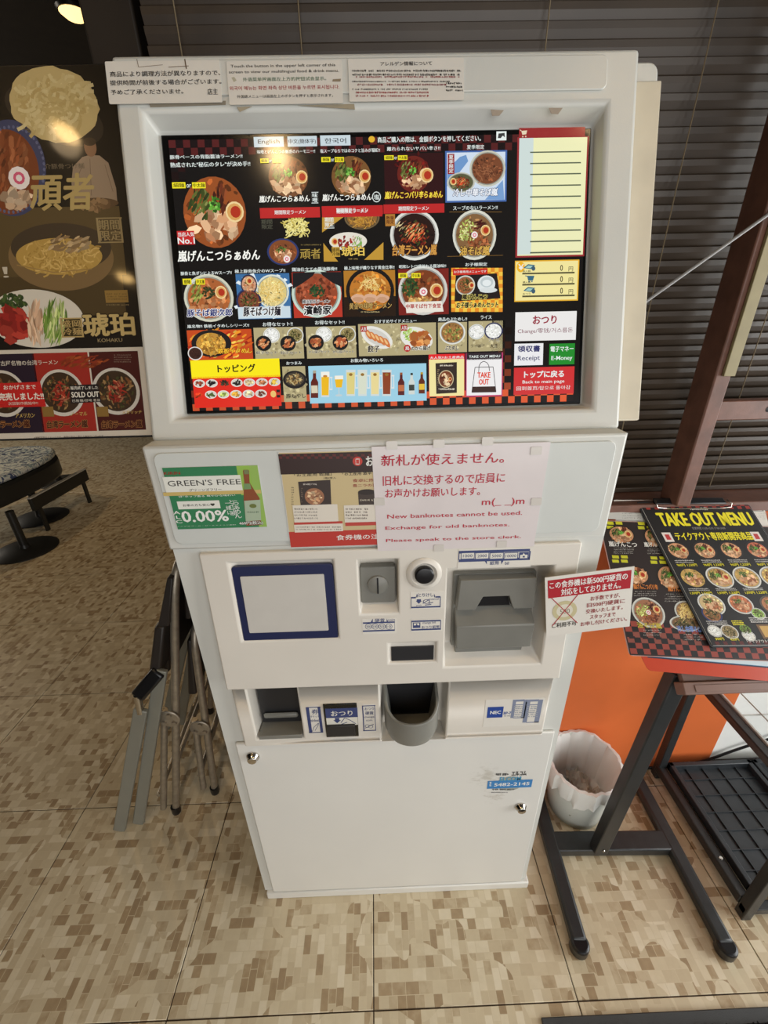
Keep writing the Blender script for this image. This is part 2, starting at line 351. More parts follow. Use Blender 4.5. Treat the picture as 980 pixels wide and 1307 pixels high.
class Print:
    def __init__(s, P, base=2e-4): s.P = P; s.v = []; s.f = []; s.c = []; s.base = base; s.o = (0, 0, 1.0); s.k = 1.0
    def frame(s, x0, y0, sc): s.o = (x0, y0, sc); return s
    def q(s, x, y): return s.P.px(s.o[0]+x/s.o[2], s.o[1]+y/s.o[2])
    def poly(s, pts, col, lv):
        k = len(s.v); h = s.base+lv*LV
        s.v += [s.P.pt(a, b, h) for a, b in pts]; s.f.append(tuple(range(k, k+len(pts)))); s.c.append(col)
    def rl(s, a0, a1, b0, b1, col, lv=0): s.poly([(a0, b0), (a1, b0), (a1, b1), (a0, b1)], col, lv)
    def R(s, x0, y0, x1, y1, col, lv=1):
        a = s.q(x0, y0); b = s.q(x1, y1); s.rl(min(a[0], b[0]), max(a[0], b[0]), min(a[1], b[1]), max(a[1], b[1]), col, lv)
    def Q(s, pts, col, lv=1): s.poly([s.q(*p) for p in pts], col, lv)
    def box(s, x0, y0, x1, y1, col, lv=1, w=1):
        s.R(x0, y0, x1, y0+w, col, lv); s.R(x0, y1-w, x1, y1, col, lv); s.R(x0, y0, x0+w, y1, col, lv); s.R(x1-w, y0, x1, y1, col, lv)
    def L(s, x0, y0, x1, y1, w, col, lv=3):
        a = Vector(s.q(x0, y0)); b = Vector(s.q(x1, y1)); d = (b-a)
        if d.length < 1e-7: return
        n = Vector((-d.y, d.x)).normalized()*(s.sc(x0, y0)*w/2)
        s.poly([a-n, b-n, b+n, a+n], col, lv)
    def sc(s, x, y):
        a = s.q(x, y); b = s.q(x+1, y); return math.hypot(b[0]-a[0], b[1]-a[1])
    def E(s, x, y, rx, ry, col, lv=3, n=20, jit=0, rot=0):
        c = s.q(x, y); k = s.sc(x, y); pts = []
        for i in range(n):
            t = 2*math.pi*i/n; j = 1+random.uniform(-jit, jit)
            ax, by = rx*k*math.cos(t)*j, ry*k*math.sin(t)*j
            pts.append((c[0]+ax*math.cos(rot)-by*math.sin(rot), c[1]+ax*math.sin(rot)+by*math.cos(rot)))
        s.poly(pts, col, lv)
    def T(s, t, x0, y0, x1, y1, col, bold=.0, lv=12, shear=0, out=None, ow=.05, lead=1.0, res=2):
        a = s.q(x0, y1); b = s.q(x1, y0); w, hh = b[0]-a[0], b[1]-a[1]; em = hh/(t.count('\n')*lead+1)
        s.G(t, a, w, hh, em, col, bold, lv, shear, out, ow, lead, res)
    def G(s, t, a, w, hh, em, col, bold=0, lv=12, shear=0, out=None, ow=.05, lead=1.0, res=2):
        vs, fs = glyphs(t, min(bold, .004), lead, res)
        def put(dx, dy, c, l):
            k = len(s.v); h = s.base+l*LV
            for x, y in vs: s.v.append(s.P.pt(a[0]+w*x+shear*hh*(y-.5)+dx, a[1]+hh*y+dy, h))
            for f in fs: s.f.append(tuple(i+k for i in f)); s.c.append(c)
        d = max(0, bold)*em*.75
        if out:
            g = d+ow*em
            for i in range(8): put(g*math.cos(i*.785), g*math.sin(i*.785), out, lv-1.2+i*.1)
        if d > 0:
            for i, (dx, dy) in enumerate(((-d, 0), (d, 0), (0, -d*.7), (0, d*.7)) if bold > .025 else ((-d, 0), (d, 0))): put(dx, dy, col, lv+i*.08)
        if d == 0 or bold > .025: put(0, 0, col, lv+.4)
    def scrib(s, x0, y0, x1, y1, col, lines=1, lv=8, fill=.62):   # print too small to read
        lh = (y1-y0)/lines
        for i in range(lines):
            x = x0; ya = y0+lh*(i+.18); yb = y0+lh*(i+.82); g = (yb-ya)
            while x < x1-g*.4:
                w = g*random.uniform(.5, .95)
                if random.random() < .93:
                    m = random.random()
                    s.R(x, ya+g*random.uniform(0, .3), x+w*.35, yb-g*random.uniform(0, .25), col, lv)
                    s.R(x, ya+g*random.uniform(.1, .7), x+w*fill*1.4, ya+g*random.uniform(.1, .7)+g*.18, col, lv+.3)
                    if m > .4: s.R(x+w*.55, ya+g*random.uniform(0, .3), x+w*.8, yb, col, lv+.6)
                x += w*1.15
    def scat(s, x, y, rx, ry, cols, n, size, lv=5, asp=2.2, span=2.5, dirn=None):
        for i in range(n):
            t = random.uniform(0, 2*math.pi); r = math.sqrt(random.random())
            px, py = x+rx*r*math.cos(t), y+ry*r*math.sin(t)
            c = random.choice(cols); f = random.uniform(.8, 1.15); c = tuple(min(255, v*f) for v in c)
            s.E(px, py, size*random.uniform(.6, 1.3), size/asp*random.uniform(.6, 1.3), c, lv+random.random()*span, n=6, jit=.25,
                rot=(random.uniform(0, math.pi) if dirn is None else dirn+random.uniform(-.3, .3)))
    def egg(s, x, y, r, lv=9):
        s.E(x, y, r, r*1.05, (236, 208, 150), lv, 14); s.E(x, y, r*.82, r*.86, (214, 160, 90), lv+.2, 12); s.E(x+r*.1, y, r*.56, r*.6, (176, 52, 30), lv+.5, 12)
    def naruto(s, x, y, r, lv=9.5):
        s.E(x, y, r, r, (240, 228, 222), lv, 12); s.E(x, y, r*.55, r*.55, (214, 90, 120), lv+.2, 10); s.E(x, y, r*.3, r*.3, (240, 228, 222), lv+.4, 8)
    def noodles(s, x, y, rx, ry, n=50, cols=((232, 200, 120), (214, 180, 95), (244, 220, 150)), lv=5, w=None):
        for i in range(n):
            t = random.uniform(0, 6.28); r = math.sqrt(random.random())*.85; px, py = x+rx*r*math.cos(t), y+ry*r*math.sin(t)
            L = min(rx, ry)*random.uniform(.25, .5); a = random.uniform(0, 6.28); c = random.choice(cols); h = lv+random.random()*2.8
            q = (px, py); ww = w or max(rx*.06, .5)
            for k in range(3):
                a += random.uniform(.3, .8); z = (q[0]+L*.5*math.cos(a), q[1]+L*.5*math.sin(a)); s.L(q[0], q[1], z[0], z[1], ww, c, h); q = z
    def bowl(s, x, y, rx, ry, rim=(225, 225, 215), soup=(150, 90, 45), kind='ramen', lv=3, egg=None):
        if rim: s.E(x, y, rx, ry, rim, lv, 28); s.E(x, y, rx*.9, ry*.9, tuple(v*.72 for v in rim), lv+.3, 28)
        s.E(x, y, rx*.85, ry*.84, soup, lv+.6, 26)
        a, b = rx*.8, ry*.8; k = rx
        s.scat(x, y, a, b, [soup, tuple(v*1.35 for v in soup), tuple(v*.7 for v in soup)], 46, k*.09, lv+1, 1.4, 1)
        if kind == 'ramen':
            s.scat(x, y+b*.45, a*.75, b*.42, [(214, 170, 130), (226, 190, 150), (190, 140, 100), (172, 118, 82)], 34, k*.17, lv+2, 1.5, 2)
            s.scat(x-a*.5, y-b*.25, a*.35, b*.5, [(70, 84, 34), (98, 108, 48), (46, 58, 26), (124, 128, 70)], 44, k*.12, lv+3, 3, 1.5, 1.1)
            s.scat(x+a*.22, y-b*.45, a*.28, b*.34, [(96, 44, 26), (130, 66, 36), (66, 30, 20)], 26, k*.16, lv+3, 4, 1.5, 1.3)
            s.scat(x-a*.05, y-b*.25, a*.22, b*.24, [(88, 158, 50), (126, 188, 80), (52, 108, 34)], 30, k*.06, lv+4, 1.6, 1.5)
            e = egg or (.58, -.05); s.egg(x+a*e[0], y+b*e[1], k*.25, lv+6)
        elif kind == 'red':
            s.scat(x, y, a*.75, b*.75, [(150, 52, 28), (96, 30, 18), (120, 60, 30), (60, 74, 30)], 90, k*.08, lv+2, 2.4, 2)
            s.scat(x, y-b*.1, a*.5, b*.5, [(206, 80, 44), (178, 56, 32), (214, 150, 90)], 60, k*.09, lv+4, 3.5, 2, .8)
        elif kind == 'noodle':
            s.noodles(x, y, a, b, 90, lv=lv+1.5)
        elif kind == 'rice':
            s.scat(x, y, a*.9, b*.85, [(240, 240, 232), (226, 228, 220), (250, 250, 246)], 60, k*.1, lv+2, 2, 2)
        elif kind == 'abura':
            s.scat(x-a*.4, y-b*.2, a*.5, b*.6, [(196, 204, 110), (220, 224, 150), (160, 180, 80)], 60, k*.1, lv+2, 3, 2)
            s.scat(x+a*.2, y+b*.3, a*.6, b*.5, [(140, 76, 42), (112, 54, 30), (176, 104, 62)], 70, k*.09, lv+2.4, 1.8, 2)
            s.scat(x+a*.25, y-b*.5, a*.3, b*.3, [(90, 30, 24), (64, 22, 20)], 20, k*.12, lv+3, 3, 2)
            s.egg(x+a*.62, y-b*.25, k*.22, lv+6); s.naruto(x, y, k*.15, lv+6)
        elif kind == 'dark':
            s.scat(x, y, a*.8, b*.8, [(60, 66, 28), (96, 92, 40), (40, 40, 20), (120, 100, 60)], 60, k*.14, lv+2, 3, 2)
        elif kind == 'chashu':
            s.scat(x, y+b*.2, a*.7, b*.6, [(196, 140, 100), (224, 180, 140), (168, 104, 66)], 40, k*.18, lv+2, 1.8, 2)
            s.scat(x-a*.2, y-b*.35, a*.4, b*.3, [(92, 120, 50), (60, 80, 36)], 26, k*.09, lv+4, 2, 2)
        elif kind == 'topping':
            pass
    def build(s, name, m, parent):
        me = bpy.data.meshes.new(name); w = WO[parent]
        me.from_pydata([p-w for p in s.v], [], s.f)
        ca = me.color_attributes.new('ink', 'FLOAT_COLOR', 'CORNER')
        data = []
        cache = {}
        for f, c in zip(s.f, s.c):
            if c not in cache: cache[c] = rgb(tuple(max(0, min(255, v)) for v in c))
            data += list(cache[c])*len(f)
        ca.data.foreach_set('color', data)
        me.materials.append(M[m]); return link(name, me, parent, w)
BLACK = (16, 14, 14); WHITE = (238, 238, 232)

# ================================================================== SETTING
WY = 0.515                     # face of the window wall
fl = structure('floor', MB().box(-6.2, 2.6, -2.6, 6.2, -.06, -.004), 'grout')
S = .45; GX = v_gx = -.0414
tile_me = None
for i in range(-11, 5):
    for j in range(-1, 14):
        x0 = GX+i*S; y0 = j*S
        if x0 > 1.7 or (x0 > -.5 and y0 > .6): continue
        if tile_me is None:
            t = MB().box(x0+.0012, x0+S-.0012, y0+.0012, y0+S-.0012, -.004, 0).build('tile', 'tile', fl, origin=(x0+S/2, y0+S/2, 0), bevel=.0008, seg=1)
            tile_me = t
        else:
            o = tile_me.copy(); COL.objects.link(o); o.location = Vector((x0+S/2, y0+S/2, 0))-WO[fl]
structure('ceiling', MB().box(-6.2, 2.6, -2.6, 6.2, 2.62, 2.7), 'ceil')
structure('wall_back', MB().box(-6.2, 2.6, 6.2, 6.3, 0, 2.62), 'darkwall')
structure('wall_left', MB().box(-6.3, -6.2, -2.6, 6.2, 0, 2.62), 'darkwall')
structure('wall_front', MB().box(-6.2, -1.3, -2.7, -2.6, 0, 2.62), 'darkwall')
structure('wall_window_low', MB().box(1.065, 2.6, WY, WY+.12, 0.0, .95), 'whitewall')
structure('wall_window_orange', MB().box(-.30, 1.064, WY-.006, WY+.12, 0.0, .95), 'orange')
structure('wall_window_top', MB().box(-.6, 2.6, WY+.04, WY+.12, 1.98, 2.62), 'darkwall')
structure('wall_right', MB().box(2.6, 2.7, -2.6, 6.2, 0, 2.62), 'whitewall')
structure('baseboard_window', MB().box(1.066, 2.6, WY-.006, WY-.001, 0.0, .022), 'darkwall')
# column of dark wood left of the blind, far behind the machine
structure('trim_1', MB().box(-.86, -.46, .78, 1.0, 0, 2.62) if False else MB().box(-.455, -.37, .60, .68, 1.35, 2.62), 'darkwall', bevel=.004)
# window: sill, glass, mullion, transom
win = MB().box(-.34, 2.55, WY+.16, WY+.166, .98, 1.98)
glassm = bpy.data.materials.new('dusky_window_glass'); glassm.use_nodes = True
_b = glassm.node_tree.nodes['Principled BSDF']; _b.inputs['Base Color'].default_value = (.10, .11, .12, 1); _b.inputs['Roughness'].default_value = .1
window = structure('window_1', win, glassm)
MB().box(-.34, 2.55, WY-.03, WY+.15, .948, .975).build('window_sill', 'wood', window, bevel=.003)
MB().box(.666, .698, WY-.045, WY+.015, .975, 2.2).build('mullion', 'wood', window, bevel=.003)
MB().box(.6985, 2.5, WY-.038, WY-.014, 1.165, 1.205).build('transom', 'wood', window, bevel=.002)
MB().lathe([(.006, 0), (.0, .0012)], (.803, WY-.0385, 1.186), 12, axis=(Vector((1, 0, 0)), Vector((0, 0, 1)), Vector((0, -1, 0)))).build('screw_hole', 'black', window)
MB().box(.677, .6995, WY-.052, WY-.0455, 1.255, 2.2).build('tape_strip', 'olive', window, bevel=.001)
# blind
BY = WY+.055
bl = thing('venetian_blind', 'dark brown wooden slat blind closed across the window behind the machine', 'blind', (.9, BY, .99))
slat = None; z = 1.0
prof = [(-.0150, .000), (-.0055, .0030), (.0055, .0030), (.0150, 0)]
k = 0
while z < 1.97:
    if slat is None:
        mb = MB(); ang = math.radians(66); vs = []
        for x in (-1.26, 1.66):
            for s_, (a, b) in enumerate(prof): vs.append((x, BY-(math.cos(ang)*a)-math.sin(ang)*b, z+math.sin(ang)*a-math.cos(ang)*b*0))
            for s_, (a, b) in enumerate(prof[::-1]): vs.append((x, BY-(math.cos(ang)*a)-math.sin(ang)*b+.0016, z+math.sin(ang)*a+.0008))
        n = 8
        mb.add(vs, [tuple(range(n)), tuple(range(n, 2*n))]+[(i, (i+1) % n, (i+1) % n+n, i+n) for i in range(n)])
        for v in mb.v:
            v.x = -.345 if v.x < 0 else 2.3
        slat = mb.build('slat', 'slat', bl, origin=(.9, BY, z), smooth=False)
    else:
        o = slat.copy(); COL.objects.link(o); o.location = (0, random.uniform(-.001, .001), z-.99); o.rotation_euler = (random.uniform(-.05, .05), random.uniform(-.0006, .0006), 0)
    z += .0223; k += 1
MB().box(-.345, 2.3, BY-.014, BY+.012, .976, .988).build('bottom_rail', 'slat', bl, bevel=.002)
for x in (-.29, -.10, .29, .555, .80, 1.25):
    MB().tube([(x, BY-.0165, .985), (x+.001, BY-.0165, 2.0)], .0011, 5).build('cord', 'cordm', bl)
# plastic band from behind the machine up to the right
tag(MB().tube([(.36, .462, 1.29), (.50, .462, 1.395), (.67, .462, 1.518), (1.0, .462, 1.755)], .0028, 8).build('plastic_band', 'rope'),
    'thin grey plastic band stretched slanting up from behind the machine towards the right', 'band')

# ceiling lamps
for i, (x, y) in enumerate(LAMPS):
    lab = ['warm spot lamp on the dark ceiling, just left above the machine', 'warm spot lamp on the ceiling to the right, above the menu stand',
           'warm spot lamp on the ceiling left of the machine', 'warm spot lamp on the ceiling furthest to the left of the photographer',
           'glowing warm ceiling lamp seen at the top left corner of the photo', 'warm ceiling lamp over the stools far at the left'][i]
    zz = LAMP_Z if i < 4 else 2.55
    t = thing('ceiling_spot_lamp', lab, 'lamp', (x, y, zz), 'warm spot lamps on the ceiling')
    MB().lathe([(.030, .0), (.040, -.005), (.046, .10), (.03, .13), (.0, .135)][::-1] if False else ([(.040, .0), (.048, .02), (.046, .10), (.02, .125), (.0, .126)] if i < 4 else [(.060, .0), (.066, .01), (.05, .068), (0, .069)]), (x, y, zz), 20).build('housing', 'black', t, bevel=0, smooth=True)
    if i < 4: MB().tube([(x, y, zz+.12), (x, y, 2.62)], .008, 8).build('stem', 'black', t)
    MB().lathe([(0, -.010), (.022, -.006), (.034, .001), (.034, .003), (0, .003)] if i != 4 else [(0, -.020), (.036, -.014), (.056, .001), (.056, .003), (0, .003)], (x, y, zz-.002), 20).build('bulb', 'bulb' if i < 4 else 'dim_bulb', t, smooth=True)
    l = bpy.data.lights.new('lamp_light', 'SPOT'); l.energy = 5 if i < 4 else 30; l.color = (1, .72, .42); l.spot_size = math.radians(110); l.spot_blend = .8; l.shadow_soft_size = .04
    o = bpy.data.objects.new('lamp_light', l); COL.objects.link(o); o.parent = t; o.location = (0, 0, -.03)

# ================================================================== TICKET MACHINE
tm = thing('ticket_machine', 'tall white meal ticket vending machine with a large tilted menu display on top', 'ticket machine', (.02, .34, 0))
TILT = math.atan2(.14, .464)
HP = Plane((.02, .237, 1.219), (1, 0, 0), (0, math.sin(TILT), math.cos(TILT)))
FY = .211
BP = Plane((0, FY, 0), (1, 0, 0), (0, 0, 1))
MB().box(-.322, .358, .262, .47, .028, 1.218).box(-.322, -.283, FY, .262, .6075, 1.04).box(.322, .358, FY, .262, .6075, 1.04).box(-.322, .358, FY, .262, .028, .6075).box(-.322, .358, FY, .262, 1.04, 1.218).build('body', 'shell', tm)
MB().box(-.318, .366, FY-.008, .46, .0, .027).build('base_lip', 'door', tm, bevel=.003)
# lower door
dr = MB(); BPd = BP
a0, a1 = -.300, .346
dr.box(a0, a1, FY-.007, FY-.0005, .032, .604)
door = dr.build('service_door', 'door', tm, bevel=.0025)
def axis_y(): return (Vector((1, 0, 0)), Vector((0, 0, 1)), Vector((0, -1, 0)))
for (px, py) in ((323, 965), (664, 1029)):
    P = Plane((0, FY-.007, 0), (1, 0, 0), (0, 0, 1)); a, b = P.px(px, py)
    lk = MB().lathe([(.0135, 0), (.0135, .003), (.010, .008), (.009, .012), (0, .0125)], (a, FY-.007, b), 20, axis=axis_y()).build('lock', 'chrome', door, bevel=.0008)
# middle panel
MP = Plane((0, FY-.004, 0), (1, 0, 0), (0, 0, 1))
MB().box(-.326, .357, FY-.004, FY+.03, 1.052, 1.2185).build('middle_housing', 'shell', tm, bevel=.004)
a0, a1, b0, b1 = MP.rect(190, 577, 777, 684)
b0 = MP.px(225, 697)[1]
MB().prism(rrect(-.312, .342, b0+.004, 1.209, .012), MP, 0, .0028).build('middle_cover', 'midp', tm, bevel=.001)
# head
hb = MB()
head = plate(hb, HP, -.345, .340, -.001, .487, [(-.312, .300, .028, .424, .026, (-.303, .292, .036, .412))], .095).build('head_housing', 'shell', tm, bevel=.005, merge=True, seg=3)
r = HP.rect(141, 80, 772, 132)
MB().prism(rrect(r[0], r[1], .438, .478, .008), HP, .0005, .0028).build('header_strip', 'shell', tm, bevel=.001)
r0, r1 = HP.px(300, 135), HP.px(465, 133)
# display module
DP = HP.up(-.026)
scr = MB(); A = (-.300, .2905, .038, .409)
scr.hexa([DP.pt(A[0], A[2], .0005), DP.pt(A[1], A[2], .0005), DP.pt(A[1], A[3], .0005), DP.pt(A[0], A[3], .0005), DP.pt(A[0], A[2], .005), DP.pt(A[1], A[2], .005), DP.pt(A[1], A[3], .005), DP.pt(A[0], A[3], .005)])
disp = scr.build('display', 'bezel', tm, bevel=.0015)
# side covers seen past the right edge of the head
sc_ = MB().prism(rrect(.20, .394, .25, .507, .014), HP.up(-.045), -.02, 0).build('side_cover', 'shell', tm, bevel=.003)
q0 = HP.up(-.032)
MB().prism([(.20, .012), (.3885, .012), (.3915, .474), (.20, .470)], q0, -.012, 0).build('side_cover', 'yellowed', tm, bevel=.002)

# fascia: upper moulding slants out slightly, lower one is upright
FT = Vector((0, .203, 1.046)); FB = Vector((0, .186, .772))
wv = (FT-FB).normalized(); UF = Plane(FB, (1, 0, 0), wv); LU = (FT-FB).length
def hole(P, x0, y0, x1, y1, d, i0=None, ins=(.008, .008, .008, .008)):
    a0, a1, b0, b1 = P.rect(x0, y0, x1, y1)
    return (a0, a1, b0, b1, d, (a0+ins[0], a1-ins[1], b0+ins[2], b1-ins[3]))
H_disp = hole(UF, 290, 718, 433, 815, .009, ins=(.010, .003, .004, .004))
H_coin = hole(UF, 456, 715, 509, 783, .026, ins=(.004, .004, .022, .004))
H_bill = hole(UF, 571, 726, 690, 848, .034, ins=(.004, .014, .030, .003))
H_slot = hole(UF, 495, 821, 557, 845, .006, ins=(.003, .003, .003, .003))
uf = plate(MB(), UF, -.281, .321, 0, LU, [H_disp, H_coin, H_bill, H_slot], .045).build('control_fascia', 'fascia', tm, bevel=.004, merge=True, seg=3)
LF = Plane((0, .199, 0), (1, 0, 0), (0, 0, 1))
H_tick = hole(LF, 311, 866, 388, 942, .05, ins=(.004, .004, .003, .026))
H_cup = hole(LF, 484, 858, 568, 943, .04, ins=(.004, .004, .002, .004))
b_lo = .609
lf = plate(MB(), LF, -.279, .318, b_lo, .774, [H_tick, H_cup], .056).build('payout_fascia', 'fascia', tm, bevel=.004, merge=True, seg=3)
# small LCD with a navy frame
P = UF.up(-.009)
a0, a1, b0, b1 = P.rect(296, 721, 432, 813)
lc = MB().prism(rrect(a0, a1, b0, b1, .006), P, .0004, .007).build('display_frame', 'navy', tm, bevel=.001)
a0, a1, b0, b1 = P.rect(308, 733, 420, 801)
MB().prism(rrect(a0, a1, b0, b1, .002), P, .0071, .0078).build('display_window', 'lgrey', lc)
# coin inlet
P = UF.up(-.026); a0, a1, b0, b1 = P.rect(458, 716, 505, 762)
cs = MB().prism(rrect(a0+.001, a1-.001, b0, b1-.003, .004), P, .0004, .016).build('coin_inlet', 'grey', tm, bevel=.002)
m0 = ((a0+a1)/2, (b0+b1)/2)
MB().lathe([(.0175, .016), (.0165, .019), (.010, .0215), (0, .022)], P.pt(m0[0], m0[1]), 28, axis=(P.U, P.W, P.N)).build('coin_guide', 'grey', cs, smooth=True)
MB().prism([(m0[0]-.0012, m0[1]-.014), (m0[0]+.0012, m0[1]-.014), (m0[0]+.0012, m0[1]+.014), (m0[0]-.0012, m0[1]+.014)], P, .016, .0226).build('coin_slot', 'black', cs)
# cancel button with its moulded ring
c0 = UF.px(541, 732)
rg = MB().lathe([(.029, 0.0005), (.027, .003), (.021, .0045), (.0175, .002), (.0170, .0008)], UF.pt(*c0), 40, axis=(UF.U, UF.W, UF.N)).build('button_ring', 'fascia', tm, smooth=True)
MB().lathe([(.0155, .001), (.0155, .007), (.013, .009), (.0, .0092)], UF.pt(*c0), 32, axis=(UF.U, UF.W, UF.N)).build('cancel_button', 'black', tm, bevel=.0008)
# bill acceptor
P = UF.up(-.034); a0, a1, b0, b1 = P.rect(578, 728, 674, 822)
ba = MB().prism([(a0, b0+.012), (a1-.006, b0+.012), (a1-.006, b1), (a0, b1)], P, .0004, .012).build('bill_acceptor', 'grey', tm, bevel=.002)
hh = b1-b0; w_ = a1-a0
u0, u1 = a0+.003, a1-.010
# top shroud with the notch for notes
MB().prism([(u0+.004, b1-.002), (u1-.002, b1-.002), (u1, b1-hh*.38), (u0+w_*.66, b1-hh*.38), (u0+w_*.60, b1-hh*.22), (u0+w_*.30, b1-hh*.22), (u0+w_*.22, b1-hh*.38), (u0, b1-hh*.38)], P, .012, .030).build('note_shroud', 'grey', ba, bevel=.0015)
MB().prism([(u0+w_*.22, b1-hh*.40), (u0+w_*.66, b1-hh*.40), (u0+w_*.60, b1-hh*.22), (u0+w_*.30, b1-hh*.22)], P, .012, .0128).build('note_slot', 'black', ba)
# note tray: sloped top face then upright front
yA, yB, yC = b1-hh*.40, b1-hh*.56, b0+.022
MB().add([P.pt(u0, yA, .012), P.pt(u1, yA, .012), P.pt(u1+.002, yB, .036), P.pt(u0-.001, yB, .036), P.pt(u1, yC, .034), P.pt(u0+.002, yC, .034), P.pt(u1-.002, yC, .006), P.pt(u0+.004, yC, .006), P.pt(u0, yA, .006), P.pt(u1, yA, .006)],
         [(0, 1, 2, 3), (3, 2, 4, 5), (5, 4, 6, 7), (7, 6, 9, 8), (8, 9, 1, 0), (0, 3, 5, 7, 8), (1, 9, 6, 4, 2)]).build('note_tray', 'grey', ba, bevel=.002)
MB().prism([(u0+.004, b0), (u1-.008, b0), (u1-.006, yC), (u0+.003, yC)], P, .0004, .016).build('acceptor_foot', 'grey', ba, bevel=.0015)
# small receipt slot
P = UF.up(-.006)
MB().bx if False else None
mb = MB(); P.bx(mb, 499, 825, 553, 842, .0003, .002); mb.build('receipt_slot', 'dark', tm, bevel=.0008)
# ticket outlet
P = LF.up(-.05)
mb = MB(); a0, a1, b0, b1 = H_tick[5]
t0 = LF.px(350, 889)[1]; bb = H_tick[2]
mb = MB(); P0 = LF
mb.prism([(H_tick[0]+.006, bb+.012), (H_tick[1]-.004, bb+.012), (H_tick[1]-.004, t0), (H_tick[0]+.006, t0)], LF, -.049, -.030)
tk = mb.build('ticket_outlet', 'dark', tm, bevel=.001)
mb = MB(); mb.prism([(H_tick[0]+.004, bb+.001), (H_tick[1]-.003, bb+.001), (H_tick[1]-.003, bb+.011), (H_tick[0]+.004, bb+.011)], LF, -.049, .001)
mb.build('tray_lip', 'grey', tk, bevel=.001)
mb = MB(); mb.prism([(H_tick[0]+.012, bb+.030), (H_tick[1]-.012, bb+.030), (H_tick[1]-.012, bb+.042), (H_tick[0]+.012, bb+.042)], LF, -.030, -.022)
mb.build('flap', 'grey', tk, bevel=.004)
# coin return cup
cxu = (H_cup[0]+H_cup[1])/2-.004; rr = .0525; zb = .628; zt = .692
mb = MB(); n = 24; out = []; inn = []
for k in range(n+1):
    t = math.pi+math.pi*k/n
    out.append((cxu+rr*math.cos(t), .208+rr*.86*math.sin(t))); inn.append((cxu+(rr-.006)*math.cos(t), .208+(rr-.006)*.86*math.sin(t)))
out = [(cxu-rr, .236)]+out+[(cxu+rr, .236)]; inn = [(cxu-rr+.006, .236)]+inn+[(cxu+rr-.006, .236)]
m_ = len(out); vs = []
def shy(p, f): return (cxu+(p[0]-cxu)*f, .208+(p[1]-.208)*f)
ztop = lambda p: zt + max(0, (p[1]-.175))*.5
for p in out: a = shy(p, .90); vs.append((a[0], a[1], zb))
for p in out: vs.append((p[0], p[1], zb+.02))
for p in out: vs.append((p[0], p[1], ztop(p)))
for p in inn: vs.append((p[0], p[1], ztop(p)))
for p in inn: a = shy(p, .8); vs.append((a[0], a[1], zb+.012))
fs = []
for L_ in range(4):
    for k in range(m_-1): fs.append((L_*m_+k, L_*m_+k+1, (L_+1)*m_+k+1, (L_+1)*m_+k))
fs.append(tuple(range(m_))); fs.append(tuple(4*m_+k for k in range(m_)))
fs += [(0, m_, 2*m_, 3*m_, 4*m_), (m_-1, 2*m_-1, 3*m_-1, 4*m_-1, 5*m_-1)]
cup = mb.add(vs, fs).build('coin_return_cup', 'grey', tm, bevel=.0015)
MB().box(cxu-.050, cxu+.050, .2365, .2385, .63, .768).build('cup_back', 'dark', cup)
MB().lathe([(.0035, 0), (.002, .001), (0, .001)], (cxu-.004, .19, zb+.0125), 10).build('drain_hole', 'black', cup)

# change-return lever plate and instruction labels on the payout fascia
lp = thing if False else None
a0, a1, b0, b1 = LF.rect(412, 898, 458, 938)
cb = MB().prism([(a0, b0), (a1, b0), (a1, b1), (a0, b1)], LF, .0002, .003).build('change_plate', 'bezel', tm, bevel=.0008)
a0, a1, b0, b1 = LF.rect(417, 923, 454, 934)
MB().prism([(a0, b0), (a1, b0), (a1, b1), (a0, b1)], LF, .003, .008).build('change_button', 'dark', cb, bevel=.001)
pr = Print(LF, .0032).frame(240, 690, 3.0625)
NV = (56, 68, 116); OW = (226, 222, 210)
pr.R(536, 652, 664, 714, OW, 0); pr.R(536, 652, 664, 684, NV, 1); pr.T('おつり', 560, 658, 642, 681, OW, .02, 3)
pr.R(574, 688, 592, 696, NV, 2); pr.Q([(568, 696), (598, 696), (583, 708)], NV, 2)
pr.L(598, 706, 612, 688, 3, NV, 2); pr.L(612, 688, 630, 694, 3, NV, 2); pr.L(630, 694, 656, 710, 3, NV, 2); pr.L(600, 712, 622, 704, 3, NV, 2)
pr.build('lettering', 'ink', cb)
lb = MB(); a = LF.rect(392.5, 901, 409.5, 936); b = LF.rect(462, 899, 480.5, 933)
def lab(P, x0, y0, x1, y1, name='instruction_label', m='paper', par=None):
    a0, a1, b0, b1 = P.rect(x0, y0, x1, y1)
    return MB().prism([(a0, b0), (a1, b0), (a1, b1), (a0, b1)], P, .0001, .0004).build(name, m, par or tm)
lbl1 = lab(LF, 393, 901, 410, 937); p = Print(LF, .0005).frame(240, 690, 3.0625)
p.box(472, 650, 518, 750, NV, 1, 1.5); p.T('券', 484, 658, 508, 678, NV, .008, 3); p.T('チケット', 479, 682, 512, 692, NV, .0, 3); p.T('ticket', 480, 696, 511, 708, NV, .008, 3)
p.L(486, 745, 492, 728, 2, NV, 2); p.L(492, 728, 510, 712, 2, NV, 2); p.L(510, 712, 508, 722, 2, NV, 2); p.L(508, 722, 496, 742, 2, NV, 2); p.Q([(471, 698), (471, 712), (476, 705)], NV, 3)
p.build('lettering', 'ink', lbl1)
lbl2 = lab(LF, 463, 899, 480, 934); p = Print(LF, .0005).frame(240, 690, 3.0625)
p.box(684, 644, 732, 742, NV, 1, 1.5); p.T('おつり', 690, 650, 726, 662, NV, .008, 3); p.T('硬貨', 693, 666, 724, 680, NV, .008, 3); p.T('change', 688, 684, 727, 694, NV, .0, 3); p.T('coin', 696, 697, 720, 705, NV, .0, 3)
